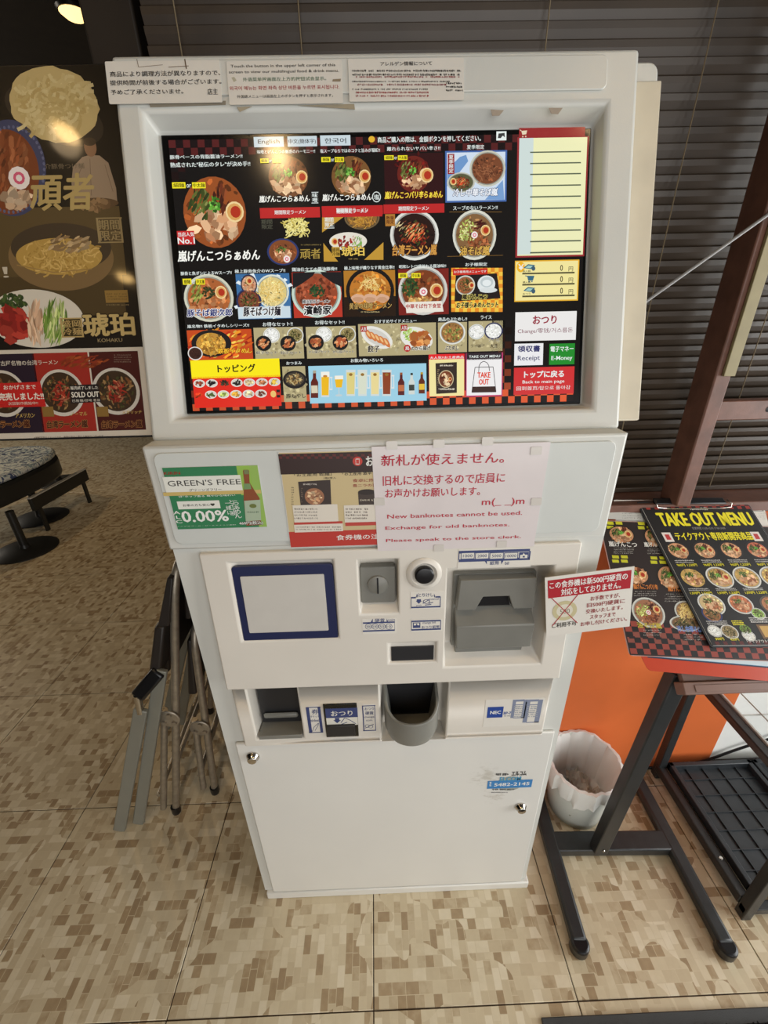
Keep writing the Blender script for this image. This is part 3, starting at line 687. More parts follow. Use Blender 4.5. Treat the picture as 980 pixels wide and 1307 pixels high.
p.E(700, 724, 9, 9, NV, 2, 14); p.E(700, 724, 7, 7, OW, 3, 14); p.E(714, 726, 9, 9, NV, 4, 14); p.E(714, 726, 7, 7, OW, 5, 14); p.L(692, 732, 726, 716, 2, NV, 6)
p.build('lettering', 'ink', lbl2)
# labels on the control fascia
def FP(): return Print(UF, .0005).frame(240, 690, 3.0625)
l1 = lab(UF, 462, 790, 506, 808); p = FP()
p.T('硬貨', 730, 303, 768, 320, NV, .008, 3); p.T('coin', 780, 304, 808, 314, NV, .0, 3); p.Q([(714, 318), (722, 304), (722, 318)], NV, 2); p.Q([(776, 304), (782, 318), (776, 318)], NV, 2)
p.box(683, 319, 808, 352, NV, 1, 1.5)
for i, t in enumerate(('500', '100', '50', '10')): 
    x = 705+i*26.5; p.E(x, 335, 13.5, 13.5, NV, 2+i*.2, 20); p.E(x, 335, 11.5, 11.5, OW, 4+i*.1, 20); p.T(t, x-8, 330, x+8, 340, NV, .008, 6)
p.build('lettering', 'ink', l1)
l2 = lab(UF, 524, 755, 566, 776); p = Print(UF, .0005).frame(440, 690, 2.45)
p.box(207, 176, 299, 208, NV, 1, 1.5); p.R(222, 174, 284, 180, OW, 2); p.T('とりけし', 230, 163, 277, 176, NV, .008, 3); p.Q([(222, 177), (226, 165), (229, 177)], NV, 2); p.Q([(279, 165), (284, 177), (279, 177)], NV, 2)
p.R(225, 183, 238, 188, NV, 2); p.Q([(222, 188), (241, 188), (231, 197)], NV, 2); p.T('push', 224, 199, 240, 205, NV, .0, 3); p.T('cancel', 268, 178, 294, 185, NV, .0, 3)
p.E(255, 190, 11, 8, NV, 2, 16); p.E(255, 190, 8.5, 6, OW, 3, 16); p.L(244, 196, 266, 182, 2.5, NV, 4); p.L(262, 196, 276, 192, 2.5, NV, 4); p.L(250, 201, 270, 199, 2.5, NV, 4)
p.build('lettering', 'ink', l2)
l3 = lab(UF, 525, 791, 564, 805); p = Print(UF, .0005).frame(440, 690, 2.45)
p.box(208, 250, 300, 278, NV, 1, 1.5); p.T('change bill', 242, 252, 284, 261, NV, .0, 3); p.T('おつり紙幣', 240, 264, 296, 275, NV, .008, 3); p.R(213, 256, 236, 272, NV, 2); p.R(216, 258, 233, 264, OW, 3); p.Q([(220, 268), (229, 268), (224.5, 258)], NV, 4)
p.build('lettering', 'ink', l3)
UFb = Plane((0, .201, 0), (1, 0, 0), (0, 0, 1))
TP = UF
l4 = lab(UF, 585, 701, 677, 723); p = Print(UF, .0005).frame(440, 690, 2.45)
p.box(356, 32, 578, 60, NV, 1, 1.5)
for i, t in enumerate(('1000', '2000', '5000', '10000')):
    x = 384+i*45; p.R(x-21, 37, x+21, 57, NV, 2); p.R(x-19, 39, x+19, 55, OW, 3); p.T(t, x-15-(i == 3)*2, 42, x+15+(i == 3)*2, 52, NV, .008, 5)
p.R(545, 36, 573, 56, NV, 2); p.R(548, 44, 570, 54, OW, 3); p.Q([(552, 48), (566, 48), (559, 38)], OW, 4); p.R(556, 47, 562, 52, NV, 4)
p.T('紙幣', 453, 63, 483, 76, NV, .008, 3); p.T('bil', 500, 65, 513, 75, NV, .008, 3); p.Q([(436, 62), (444, 62), (444, 74)], NV, 2); p.Q([(488, 62), (496, 62), (489, 74)], NV, 2)
p.build('lettering', 'ink', l4)
# maker's label
l5 = lab(LF, 620, 893, 689, 925); p = Print(LF, .0005).frame(440, 690, 2.45)
p.R(447, 520, 492, 552, (36, 70, 150), 1); p.T('NEC', 454, 531, 488, 542, WHITE, .04, 3); p.T('BP-7', 496, 534, 520, 543, (50, 80, 150), .03, 3); p.scrib(498, 546, 518, 549, (80, 90, 120), 1, 3)
for x0, x1 in ((526, 561), (567, 606)):
    p.box(x0, 497, x1, 554 if x0 < 540 else 568, (130, 138, 160), 1, 1.2); p.R(x0, 497, x1, 502, (130, 138, 160), 1.4); p.R(x0, 512, x1, 513.2, (130, 138, 160), 1.4)
    p.scrib(x0+3, 515, x1-3, 552, (165, 168, 176), 6, 3, .4)
p.build('lettering', 'ink', l5)
# oval service sticker on the door
P = Plane((0, FY-.007, 0), (1, 0, 0), (0, 0, 1)); c = P.px(651, 1000)
ov = MB().prism([(c[0]+.0285*math.cos(t*.209), c[1]+.0245*math.sin(t*.209)) for t in range(30)], P, .0001, .0004)
st = ov.build('service_sticker', mat('silver_sticker', (176, 180, 170), .35, .2), tm)
p = Print(P, .0005).frame(280, 840, 2.2273)
p.scrib(786, 324, 824, 335, (90, 90, 90), 1, 3); p.T('エルコム', 830, 320, 874, 334, (40, 40, 44), .03, 3); p.T('ELCOM', 796, 336, 858, 349, (70, 150, 190), .04, 3)
p.R(763, 349, 886, 366, (60, 130, 190), 1); p.T('TEL', 766, 351, 774, 363, WHITE, .01, 3); p.T('5482-2145', 780, 351, 882, 364, WHITE, .03, 3)
p.scrib(776, 369, 838, 376, (100, 100, 100), 1, 3); p.scrib(772, 379, 820, 383, (130, 130, 130), 1, 3)
p.build('lettering', 'ink', st)

# ------------------------------------------------------------------ what the display shows
p = Print(DP, .0055)
DR = (118, 32, 30); OR_ = (226, 92, 50)
a0, a1, b0, b1 = A[0]+.010, A[1]-.005, A[2]+.004, A[3]-.007
p.rl(a0, a1, b0, b1, (18, 15, 14), 0)
sq = .0098
nx = int((a1-a0)/sq)
def fade(c, f): return tuple(v*f for v in c)
for i in range(nx+1):
    for j in range(2):                      # checks along the top
        x = a0+i*sq; 
        if x+sq > a1: continue
        p.rl(x+.0002, x+sq-.0002, b1-(j+1)*sq+.0002, b1-j*sq-.0002, (84, 30, 30) if (i+j) % 2 == 0 else (24, 12, 14), 1)
    for j in range(2):                      # checks along the bottom
        x = a0+i*sq
        if x+sq > a1: continue
        p.rl(x, x+sq, b0+j*sq, b0+(j+1)*sq, fade(OR_, .85+.15*(i/nx)) if (i+j) % 2 == 0 else (26, 20, 20), .4)
for j in range(2, 12):                      # fading checks at the left and between the two columns
    for i in range(3):
        f = max(0, 1-j/11)
        x = HP.px(632, 480)[0]+i*sq*.98
        p.rl(x, x+sq, b0+j*sq, b0+(j+1)*sq, fade((196, 84, 48), f) if (i+j) % 2 == 0 else (20, 16, 16), 1)
    if j < 7:
        for i in range(2):
            p.rl(a0+i*sq, a0+(i+1)*sq, b0+j*sq, b0+(j+1)*sq, fade((176, 70, 44), max(0, 1-j/6)) if (i+j) % 2 == 0 else (20, 16, 16), 1)
for j in range(2, 6):
    for i in range(2): p.rl(a0+i*sq, a0+(i+1)*sq, b1-(j+1)*sq, b1-j*sq, fade((76, 28, 28), 1-j/6) if (i+j) % 2 == 0 else (20, 14, 14), 1)
SW = (228, 236, 232); YL = (240, 226, 40); RD = (186, 40, 40)
# language buttons + headline
p.frame(120, 60, 2.722)
for x0, x1, y0, t in ((558, 663, 323, 'English'), (674, 777, 321, '中文(簡体字)'), (787, 892, 318, '한국어')):
    p.R(x0, y0, x1, y0+34, (200, 214, 220), 3); p.T(t, x0+16 if t == 'English' or t == '한국어' else x0+5, y0+8, x1-16 if t == 'English' or t == '한국어' else x1-5, y0+28, (36, 40, 44), .01, 5)
p.frame(420, 50, 2.227)
p.T('商品ご購入の際は、金額ボタンを押してください。', 138, 282, 428, 303, SW, .02, 5)
p.R(472, 271, 500, 296, SW, 3); p.Q([(476, 290), (478, 277), (495, 275), (496, 288), (490, 283), (484, 290)], (60, 60, 60), 4)
p.E(121, 293, 9, 8, (226, 178, 50), 4)
# ---- large dish at the left
p.frame(200, 180, 3.2667)
p.T('豚骨ベースの背脂醤油ラーメン!!', 64, 66, 362, 88, SW, .02, 5); p.T('熟成された"秘伝のタレ"が決め手!!', 66, 96, 394, 122, SW, .02, 5)
def tagyw(x0, y0, x1, y1, lv=12):
    m = (x0+x1)/2; g = (x1-x0)*.09
    p.R(x0, y0, m-g, y1, YL, lv); p.R(m+g, y0, x1, y1, YL, lv); h = y1-y0
    p.T('細麺', x0+h*.3, y0+h*.12, m-g-h*.3, y1-h*.12, (30, 28, 10), .02, lv+1.5); p.T('中太麺', m+g+h*.2, y0+h*.12, x1-h*.2, y1-h*.12, (30, 28, 10), .02, lv+1.5)
    p.T('or', m-g*.7, y0+h*.3, m+g*.7, y1-h*.1, SW, .01, lv)
def title(t, x0, y0, x1, y1, c=(244, 244, 236), out=(14, 10, 10), sh=.12, b=.035): p.T(t, x0, y0, x1, y1, c, b, 17, sh, out, .05)
p.bowl(248, 308, 152, 162, None, (150, 78, 36), 'ramen', 2, (.68, -.02))
tagyw(72, 184, 212, 208)
p.R(92, 385, 168, 440, (196, 40, 40), 13); p.T('当店人気', 98, 389, 163, 408, SW, .02, 14.5); p.T('No.1', 98, 411, 165, 438, SW, .04, 14.5)
title('嵐げんこつらぁめん', 100, 460, 434, 512)
# ---- first row
p.T('味噌とげんこつの魅惑のハーモニー!!', 424, 46, 662, 66, SW, .015, 5); p.T('塩スープならではのコクと旨みが凝縮!!', 684, 42, 930, 62, SW, .015, 5)
p.bowl(552, 160, 96, 92, None, (112, 68, 40), 'ramen', 2, (.72, .02)); tagyw(436, 86, 522, 104)
p.bowl(812, 160, 96, 92, None, (120, 82, 44), 'ramen', 2, (.72, -.02)); tagyw(688, 80, 782, 100)
title('嵐げんこつらぁめん', 434, 236, 640, 268, b=.03); p.box(648, 224, 676, 270, SW, 13, 2); p.T('味\n噌', 653, 228, 672, 266, SW, .02, 14)
title('嵐げんこつらぁめん', 694, 230, 896, 262, b=.03); p.E(916, 244, 18, 20, SW, 13); p.E(916, 244, 15, 17, (24, 20, 20), 14); p.T('塩', 906, 234, 927, 255, SW, .02, 16)
for x0, x1, y0 in ((434, 684, 290), (690, 940, 286)):
    p.R(x0, y0, x1, y0+38, RD, 12); p.T('期間限定ラーメン', x0+62, y0+7, x0+190, y0+27, SW, .02, 14)
p.frame(400, 180, 3.769)
p.T('離れられないヤバい辛さ!!', 354, 38, 606, 62, SW, .02, 5)
p.R(338, 74, 622, 312, (48, 16, 18), 1)
p.bowl(480, 172, 92, 94, None, (104, 34, 26), 'ramen', 2.2, (.7, 0)); p.scat(480, 160, 95, 90, [(130, 30, 24), (90, 20, 18)], 26, 9, 6, 1.6, 1); p.egg(543, 178, 31, 10); tagyw(340, 84, 450, 105)
p.T('嵐げんこつバリ辛らぁめん', 344, 252, 618, 292, (240, 220, 70), .03, 17, .12, (120, 20, 16), .05)
p.R(336, 318, 626, 356, RD, 12); p.T('期間限定ラーメン', 408, 324, 552, 348, SW, .02, 14)
p.T('夏季限定', 734, 32, 816, 54, SW, .01, 5)
# cold noodle card
p.R(630, 62, 922, 302, (70, 104, 168), 2); p.R(638, 70, 914, 294, (206, 220, 236), 2.6)
p.Q([(640, 150), (700, 90), (730, 80), (740, 110), (670, 200), (640, 230)], (110, 150, 200), 3); p.Q([(820, 294), (905, 200), (912, 294)], (120, 158, 206), 3)
p.bowl(832, 146, 86, 78, (196, 196, 180), (120, 70, 44), 'x', 4); p.noodles(832, 156, 62, 48, 60, ((128, 78, 50), (150, 96, 64), (100, 56, 36)), 6)
p.bowl(706, 212, 66, 44, (196, 196, 180), (90, 90, 60), 'red', 4); p.egg(668, 208, 15, 11)
p.R(642, 76, 674, 172, (150, 34, 34), 6); p.T('夏\n季\n限\n定', 648, 82, 669, 168, SW, .02, 12)
title('冷し中華そば嵐', 668, 240, 880, 280, (240, 244, 250), (30, 40, 80))
# second row dishes
p.T('スープのないラーメン!!', 668, 320, 880, 344, SW, .02, 5); p.L(650, 352, 900, 352, 1.5, (150, 110, 50), 3); p.L(640, 564, 905, 558, 1.5, (150, 110, 50), 3)
p.frame(200, 180, 3.2667)
p.noodles(590, 366, 64, 48, 110, ((220, 206, 120), (238, 228, 150), (196, 176, 84)), 3); p.T('期間\n限定', 442, 336, 486, 376, (84, 84, 70), .01, 5)
p.E(530, 470, 66, 52, (44, 56, 104), 3, 26); p.E(530, 470, 58, 46, (130, 74, 40), 3.4, 26); p.bowl(530, 474, 60, 46, None, (124, 70, 40), 'chashu', 4); p.naruto(546, 500, 14, 10)
p.scrib(604, 436, 686, 446, (120, 104, 60), 1, 6); p.T('頑者', 602, 456, 684, 500, (168, 142, 66), .02, 8)
p.frame(400, 180, 3.769)
p.Q([(44, 366), (160, 366), (44, 450)], (190, 146, 54), 3); p.Q([(50, 500), (120, 588), (52, 588)], (190, 146, 54), 3); p.Q([(336, 496), (336, 580), (244, 580)], (190, 146, 54), 3)
p.T('期間\n限定', 58, 378, 98, 424, SW, .02, 6); p.box(54, 374, 102, 430, SW, 5, 2)
p.bowl(234, 380, 84, 52, (110, 90, 60), (140, 100, 50), 'x', 4); p.noodles(234, 390, 60, 38, 70, ((196, 146, 60), (170, 120, 44)), 6); p.R(140, 330, 330, 358, (186, 40, 40), 11)
p.R(42, 326, 334, 364, RD, 12); p.T('期間限定ラーメン', 112, 332, 262, 356, SW, .02, 14)
p.E(168, 492, 90, 40, (226, 220, 206), 4, 28); p.scat(150, 494, 34, 24, [(130, 30, 24), (150, 40, 34)], 22, 9, 5, 1.5, 2); p.scat(192, 490, 14, 20, [(220, 190, 170), (200, 160, 140)], 16, 8, 5, 3, 2, 1.4); p.scat(216, 494, 26, 24, [(90, 140, 50), (130, 180, 80)], 26, 7, 5, 3, 2, 1.3); p.egg(104, 494, 16, 8)
p.R(90, 520, 130, 566, (196, 156, 60), 11); p.T('盛岡\n冷麺', 93, 524, 127, 562, (40, 30, 10), .02, 13); p.T('琥珀', 138, 514, 244, 564, (230, 196, 90), .03, 15, 0, (30, 24, 10), .04); p.scrib(170, 572, 216, 580, (190, 160, 90), 1, 6)
p.bowl(484, 462, 116, 112, (222, 222, 214), (40, 22, 18), 'red', 4); p.R(344, 364, 392, 420, (176, 120, 50), 12); p.T('数量\n限定', 350, 372, 386, 410, (70, 20, 14), .02, 13)
p.scat(452, 430, 60, 40, [(200, 180, 120), (120, 60, 40), (220, 200, 150)], 30, 11, 8, 5, 2, .7)
title('台湾ラーメン嵐', 380, 506, 590, 562, (206, 150, 70), (60, 16, 10), .1)
p.bowl(770, 462, 104, 110, (214, 214, 200), (130, 96, 60), 'abura', 4); title('油そば嵐', 700, 514, 842, 562, (214, 170, 80), (30, 18, 10), .1)
# third row
p.frame(210, 330, 3.6296)
for t, x0, x1, y0 in (('豚骨と魚ダシによるWスープ!!', 84, 316, 64), ('極上豚骨魚介のWスープ!!', 332, 562, 54), ('鶏油仕立ての醤油豚骨!!', 594, 800, 46)): p.T(t, x0, y0, x1, y0+22, SW, .02, 5)
p.bowl(212, 190, 114, 104, (206, 206, 186), (170, 96, 50), 'x', 3)
p.scat(212, 205, 85, 70, [(186, 116, 70), (166, 90, 50), (206, 140, 90)], 60, 14, 5, 1.6, 2); p.scat(160, 160, 26, 48, [(120, 130, 50), (150, 156, 76), (90, 100, 36)], 44, 12, 7, 3, 2, 1.0); p.scat(210, 166, 28, 26, [(40, 50, 26), (60, 70, 36)], 26, 10, 7, 2.4, 2); p.egg(268, 164, 27, 12)
tagyw(92, 102, 196, 128); p.T('豚そば銀次郎', 116, 238, 318, 276, (36, 46, 110), .04, 17, .1, (238, 238, 238), .07)
p.R(334, 80, 592, 282, (60, 110, 160), 1); 
for i in range(22):
    t = i/22*6.283; p.Q([(462, 180), (462+150*math.cos(t), 180+110*math.sin(t)), (462+150*math.cos(t+.13), 180+110*math.sin(t+.13))], (226, 236, 240), 1.6) if abs(math.cos(t)) < .86 and abs(math.sin(t)) < .95 else None
p.bowl(504, 160, 76, 74, (214, 222, 210), (214, 196, 130), 'noodle', 3); p.bowl(396, 128, 38, 44, (50, 50, 70), (200, 150, 120), 'chashu', 3.5); p.egg(398, 112, 15, 13); p.bowl(396, 204, 58, 56, (44, 50, 90), (120, 64, 44), 'dark', 4)
p.R(345, 232, 588, 280, (200, 216, 224), 10.5); p.T('豚そばつけ麺', 374, 228, 540, 274, (34, 30, 40), .04, 17, .1, (240, 240, 236), .06)
p.R(592, 72, 826, 276, (184, 56, 40), 1); p.bowl(706, 170, 114, 104, (196, 214, 200), (150, 72, 44), 'x', 3); p.scat(706, 170, 84, 76, [(170, 90, 60), (140, 60, 36), (110, 50, 30)], 70, 11, 5, 1.5, 2)
p.Q([(596, 74), (700, 70), (690, 88), (640, 124), (598, 148)], (30, 28, 30), 9); p.Q([(826, 70), (724, 70), (734, 86), (780, 120), (824, 140)], (30, 28, 30), 9); p.scat(708, 158, 34, 26, [(36, 60, 34), (50, 80, 44)], 26, 12, 8, 2.4, 2)
p.T('横浜家系ラーメン', 642, 196, 768, 216, (40, 34, 34), .03, 17, .1, (240, 240, 236), .06); p.T('濱崎家', 650, 224, 774, 268, (26, 24, 26), .05, 17, .1, (240, 240, 236), .07)
p.frame(430, 330, 3.92)
p.T('極上味噌が織りなす黄金比率!!', 38, 42, 286, 66, SW, .02, 5); p.T('昭和レトロ感溢れる醤油味!!', 310, 36, 542, 58, SW, .02, 5); p.T('お子様限定', 638, 28, 746, 48, SW, .02, 5)
p.R(34, 70, 294, 292, (176, 120, 40), 1); p.R(34, 200, 294, 292, (40, 26, 16), 1.4); p.bowl(166, 170, 120, 110, (28, 24, 22), (190, 120, 44), 'x', 3); p.scat(166, 170, 92, 86, [(206, 140, 60), (180, 100, 36), (224, 170, 90)], 70, 13, 5, 1.6, 2); p.noodles(162, 136, 46, 40, 60, lv=8)
for x in (106, 166, 226): p.E(x, 206, 33, 20, (214, 170, 140), 9, 14, .12); p.E(x, 212, 26, 12, (196, 150, 116), 9.5, 12, .1)
title('黄金の味噌ラーメン', 64, 226, 272, 262, (196, 160, 90), (30, 20, 12), .08, .02); p.scrib(120, 268, 212, 280, (190, 170, 120), 1, 12)
p.R(304, 62, 556, 284, (120, 34, 28), 1); p.bowl(428, 168, 122, 114, (206, 204, 196), (120, 60, 30), 'x', 3); p.scat(428, 178, 90, 82, [(140, 76, 40), (170, 110, 60)], 30, 13, 5, 1.6, 1); p.scat(364, 150, 36, 44, [(46, 72, 34), (66, 96, 46), (40, 56, 30)], 60, 12, 7, 2.4, 2); p.naruto(430, 174, 20, 12); p.egg(494, 168, 32, 12); p.scat(420, 220, 60, 20, [(220, 180, 110), (200, 150, 80)], 30, 12, 8, 2, 2)
tagyw(306, 82, 416, 106); p.Q([(340, 226), (520, 220), (530, 272), (346, 280)], (232, 226, 214), 14); p.T('中華そば竹下食堂', 344, 232, 516, 258, (170, 36, 36), .03, 17)
for i in range(13):
    for j in range(11):
        if True: p.R(568+i*19.6, 55+j*19.8, 568+(i+1)*19.6, 55+(j+1)*19.8, (240, 196, 70) if (i+j) % 2 else (226, 140, 40), 1)
p.R(576, 60, 748, 88, (200, 46, 34), 4); p.T('お子様専用メニューです', 582, 66, 742, 82, SW, .015, 6)
p.Q([(590, 92), (794, 82), (812, 206), (584, 222)], (34, 26, 26), 4); p.bowl(638, 142, 48, 46, (214, 214, 204), (150, 90, 54), 'dark', 5); p.egg(668, 142, 14, 13.5); p.E(742, 136, 44, 40, (222, 228, 228), 6, 24); p.E(744, 126, 32, 24, (190, 200, 202), 6.5, 22); p.E(744, 130, 22, 15, (228, 234, 234), 7, 20); p.E(752, 166, 44, 12, (214, 220, 220), 7.4, 20)
title('嵐げんこつ', 622, 184, 746, 214, (26, 22, 22), (244, 226, 120), .1, .05); title('お子様らぁめんセット', 594, 222, 800, 256, (26, 22, 22), (244, 226, 120), .1, .05)
# fourth row
p.frame(210, 330, 3.6296)
p.T('嵐名物!! 鉄板イタめしシリーズ!!', 114, 306, 396, 328, SW, .02, 5); p.T('お得なセット!!', 460, 298, 596, 320, SW, .02, 5); p.T('お得なセット!!', 700, 290, 834, 312, SW, .02, 5)
p.R(110, 338, 416, 472, (196, 74, 30), 1); p.scat(263, 400, 150, 66, [(220, 100, 30), (240, 150, 40), (160, 40, 20), (236, 190, 80)], 110, 16, 1.5, 3, .9, .5)
p.E(224, 398, 92, 60, (32, 28, 28), 3.5, 26); p.bowl(222, 400, 80, 58, None, (190, 140, 60), 'x', 4); p.scat(222, 402, 62, 44, [(224, 178, 80), (196, 140, 50), (160, 110, 40)], 110, 9, 5, 1.5, 2); p.bowl(150, 444, 34, 30, (234, 230, 224), (60, 36, 28), 'x', 8)
title('鉄板イタめし', 256, 418, 410, 446, (244, 190, 50), (110, 30, 10), .1)
KR = (178, 166, 124)
for x0, x1, y0, ty in ((416, 650, 326, 'g'), (656, 890, 322, 'k')):
    p.R(x0, y0, x1, y0+140, KR, 1); p.scat((x0+x1)/2, y0+70, 112, 66, [(190, 178, 136), (166, 152, 112), (200, 190, 150)], 60, 9, 1.4, 1.4, .4)
    for dx in (0, 112):
        p.bowl(x0+84+dx*.97, y0+34, 38, 34, (226, 226, 216), (232, 232, 226) if dx == 0 else (150, 136, 90), 'rice' if dx == 0 else 'dark', 4)
        p.E(x0+48+dx, y0+72, 36, 34, (30, 28, 28), 11.5, 22)
        p.scat(x0+48+dx, y0+72, 24, 20, [(200, 120, 70), (170, 84, 50), (220, 160, 110)], 26, 9, 12, 2.4 if ty == 'g' else 1.3, 1.5, .6)
        p.T('餃子セット' if ty == 'g' else 'から揚げセット', x0+14+dx, y0+106, x0+110+dx, y0+122, (40, 34, 30), .02, 14, 0, (222, 214, 190), .05)
p.frame(430, 330, 3.92)
p.T('おすすめサイドメニュー', 188, 308, 396, 330, SW, .02, 5); p.T('絶品のぶためし!!', 504, 298, 646, 320, SW, .02, 5); p.T('ライス', 714, 290, 768, 310, SW, .02, 5)
for x0, x1, y0, y1 in ((106, 494, 334, 484), (502, 646, 326, 472), (654, 822, 320, 466)):
    p.R(x0, y0, x1, y1, KR, 1); p.scat((x0+x1)/2, (y0+y1)/2, (x1-x0)/2*.95, 66, [(190, 178, 136), (166, 152, 112), (200, 190, 150)], 80 if x1-x0 > 200 else 36, 9, 1.4, 1.4, .4)
p.E(200, 400, 82, 46, (230, 228, 220), 3, 28, rot=-.45); p.E(200, 400, 66, 34, (206, 204, 196), 3.4, 28, rot=-.45)
for i in range(5): p.E(160+i*22, 386+i*10, 26, 12, (206, 120, 66), 5+i*.3, 14, .06, rot=-1.0); p.E(157+i*22, 382+i*10, 16, 5, (236, 190, 130), 5.1+i*.3, 10, .1, rot=-1.0)
title('餃子', 156, 440, 212, 474, (30, 24, 24), (224, 216, 196), .05); p.E(396, 404, 82, 52, (230, 228, 220), 3, 28, rot=-.3); p.scat(362, 384, 36, 30, [(170, 200, 96), (200, 220, 140), (140, 180, 70)], 60, 9, 4.5, 3, 2); p.scat(412, 404, 44, 34, [(186, 110, 54), (160, 84, 40), (210, 146, 84)], 44, 16, 6, 1.2, 2)
p.E(350, 454, 17, 17, (180, 40, 40), 12); p.T('鳥', 340, 444, 360, 464, SW, .02, 13.5); title('のから揚げ', 370, 442, 464, 466, (30, 24, 24), (224, 216, 196), .05)
for x, y in ((134, 358), (334, 352)): p.R(x-16, y-14, x+16, y+14, (170, 40, 36), 12); p.T('人気', x-12, y-10, x+12, y+10, SW, .02, 13.5)
p.bowl(574, 376, 64, 56, (226, 226, 218), (150, 110, 60), 'x', 3); p.scat(574, 380, 44, 34, [(140, 90, 50), (196, 176, 100), (110, 130, 60), (170, 120, 70)], 90, 7, 5, 1.6, 2); title('ぶためし', 536, 440, 604, 464, (30, 24, 24), (224, 216, 196), .05)
p.bowl(694, 372, 40, 36, (220, 224, 220), (236, 236, 230), 'rice', 3); p.bowl(778, 368, 46, 40, (50, 54, 92), (236, 236, 230), 'rice', 6); p.T('ライス', 664, 434, 716, 450, (50, 44, 36), .02, 12); p.T('ライス', 752, 404, 804, 420, (50, 44, 36), .02, 12, 0, (222, 214, 190), .06); p.T('大盛', 760, 432, 796, 452, (50, 44, 36), .02, 12)
# fifth row
p.frame(210, 330, 3.6296)
p.R(126, 476, 540, 550, (250, 232, 24), 2); p.T('トッピング', 254, 492, 424, 532, (40, 34, 10), .05, 6)
p.R(136, 552, 546, 684, (222, 44, 30), 2)
for j, yy in enumerate((582, 634)):
    for i in range(7):
        x = 168+i*57.5+(0 if j == 0 else -4); y = yy-i*1.2-j*0
        if j == 1 and i == 6: continue
        c = [[(150, 70, 50), (30, 26, 26), (60, 50, 36), (40, 34, 30), (206, 180, 130), (190, 120, 80), (240, 200, 80)], [(196, 60, 30), (70, 86, 40), (170, 190, 90), (226, 170, 60), (226, 206, 160), (110, 60, 44)]][j][i]
        if not (j == 1 and i == 0) and not (j == 0 and i == 2): p.E(x, y, 27, 18, (230, 228, 220), 3, 20); p.E(x, y, 24, 15.5, (210, 206, 196), 3.5, 20)
        p.scat(x, y, 17, 10, [c, fade(c, 1.25), fade(c, .75)], 16, 7, 4.5, 1.6, 2)
p.E(508, 630, 13, 15, (232, 190, 110), 4); p.R(522, 610, 540, 646, (36, 26, 26), 4); p.R(524, 622, 538, 634, (200, 50, 40), 5)
p.T('おつまみ', 568, 480, 638, 496, SW, .02, 5); p.R(548, 504, 662, 664, KR, 1); p.scat(605, 584, 54, 76, [(190, 178, 136), (166, 152, 112)], 40, 9, 1.4, 1.4, .4); p.E(606, 564, 54, 40, (34, 30, 30), 3, 26); p.E(606, 562, 44, 30, (70, 62, 50), 3.5, 24); p.scat(604, 562, 34, 22, [(206, 186, 130), (170, 140, 90), (120, 90, 50)], 56, 10, 5, 4, 2)
p.T('豚もやし', 568, 628, 656, 650, (40, 34, 30), .03, 12)
p.frame(430, 330, 3.92)
p.T('お飲み物いろいろ', 70, 502, 230, 524, SW, .02, 5)
a = p.frame(210, 330, 3.6296)
p.R(668, 502, 1212, 660, (156, 206, 226), 1)
def bottle(x, y0, y1, w, c, lab_=None):
    h = y1-y0; p.Q([(x-w*.2, y0), (x+w*.2, y0), (x+w*.22, y0+h*.28), (x+w*.5, y0+h*.42), (x+w*.5, y1), (x-w*.5, y1), (x-w*.5, y0+h*.42), (x-w*.22, y0+h*.28)], c, 4)
    if lab_: p.R(x-w*.46, y0+h*.55, x+w*.46, y0+h*.82, lab_, 5); p.R(x-w*.2, y0, x+w*.2, y0+h*.1, fade(lab_, .8), 5)
def mug(x, y0, y1, w, c, foam=True, hd=True):
    h = y1-y0
    if hd: p.box(x+w*.42, y0+h*.2, x+w*.8, y0+h*.72, (214, 224, 226), 3, w*.14)
    p.Q([(x-w*.5, y0), (x+w*.5, y0), (x+w*.44, y1), (x-w*.44, y1)], (206, 216, 214), 4); p.Q([(x-w*.42, y0+h*.1), (x+w*.42, y0+h*.1), (x+w*.37, y1-h*.07), (x-w*.37, y1-h*.07)], c, 5)
    if foam: p.R(x-w*.45, y0, x+w*.45, y0+h*.2, (240, 238, 226), 6)
bottle(697, 522, 648, 34, (96, 34, 24), (214, 206, 180)); mug(746, 528, 644, 42, (236, 184, 30)); p.E(746, 548, 10, 5, (190, 130, 60), 7)
p.Q([(788, 550), (830, 550), (822, 600), (796, 600)], (236, 184, 30), 5); p.R(790, 546, 829, 562, (240, 238, 226), 6); p.R(806, 600, 812, 632, (190, 206, 210), 5); p.E(809, 636, 16, 5, (190, 206, 210), 5)
p.frame(430, 330, 3.92)
for x, c in ((70, (220, 206, 130)), (128, (214, 220, 200)), (190, (230, 214, 150)), (248, (140, 66, 36))): mug(x, 560, 690, 48, c, False); p.E(x, 584, 9, 7, (150, 110, 50), 7)
bottle(320, 574, 686, 32, (90, 34, 34), (190, 110, 70)); bottle(372, 576, 682, 30, (206, 214, 208), (60, 66, 60)); bottle(422, 572, 678, 30, (100, 44, 26), (230, 190, 60))
p.R(456, 484, 634, 690, (226, 40, 44), 2); p.R(458, 510, 632, 688, (240, 228, 160), 3); p.T('大人気!!お土産商品', 462, 490, 630, 508, SW, .025, 5)
p.Q([(490, 528), (596, 522), (596, 674), (494, 680)], (54, 44, 38), 5); p.E(542, 606, 38, 42, (206, 190, 150), 6, 26); p.E(542, 606, 34, 38, (120, 64, 40), 6.5, 26); p.scat(542, 608, 26, 28, [(226, 200, 160), (190, 130, 90), (96, 50, 34)], 26, 11, 7.5, 1.8, 2); p.egg(562, 606, 9, 11)
p.scrib(512, 532, 580, 546, (220, 210, 190), 1, 8); p.scrib(506, 648, 586, 664, (220, 210, 190), 1, 8); p.scrib(500, 556, 508, 640, (170, 150, 110), 9, 8)
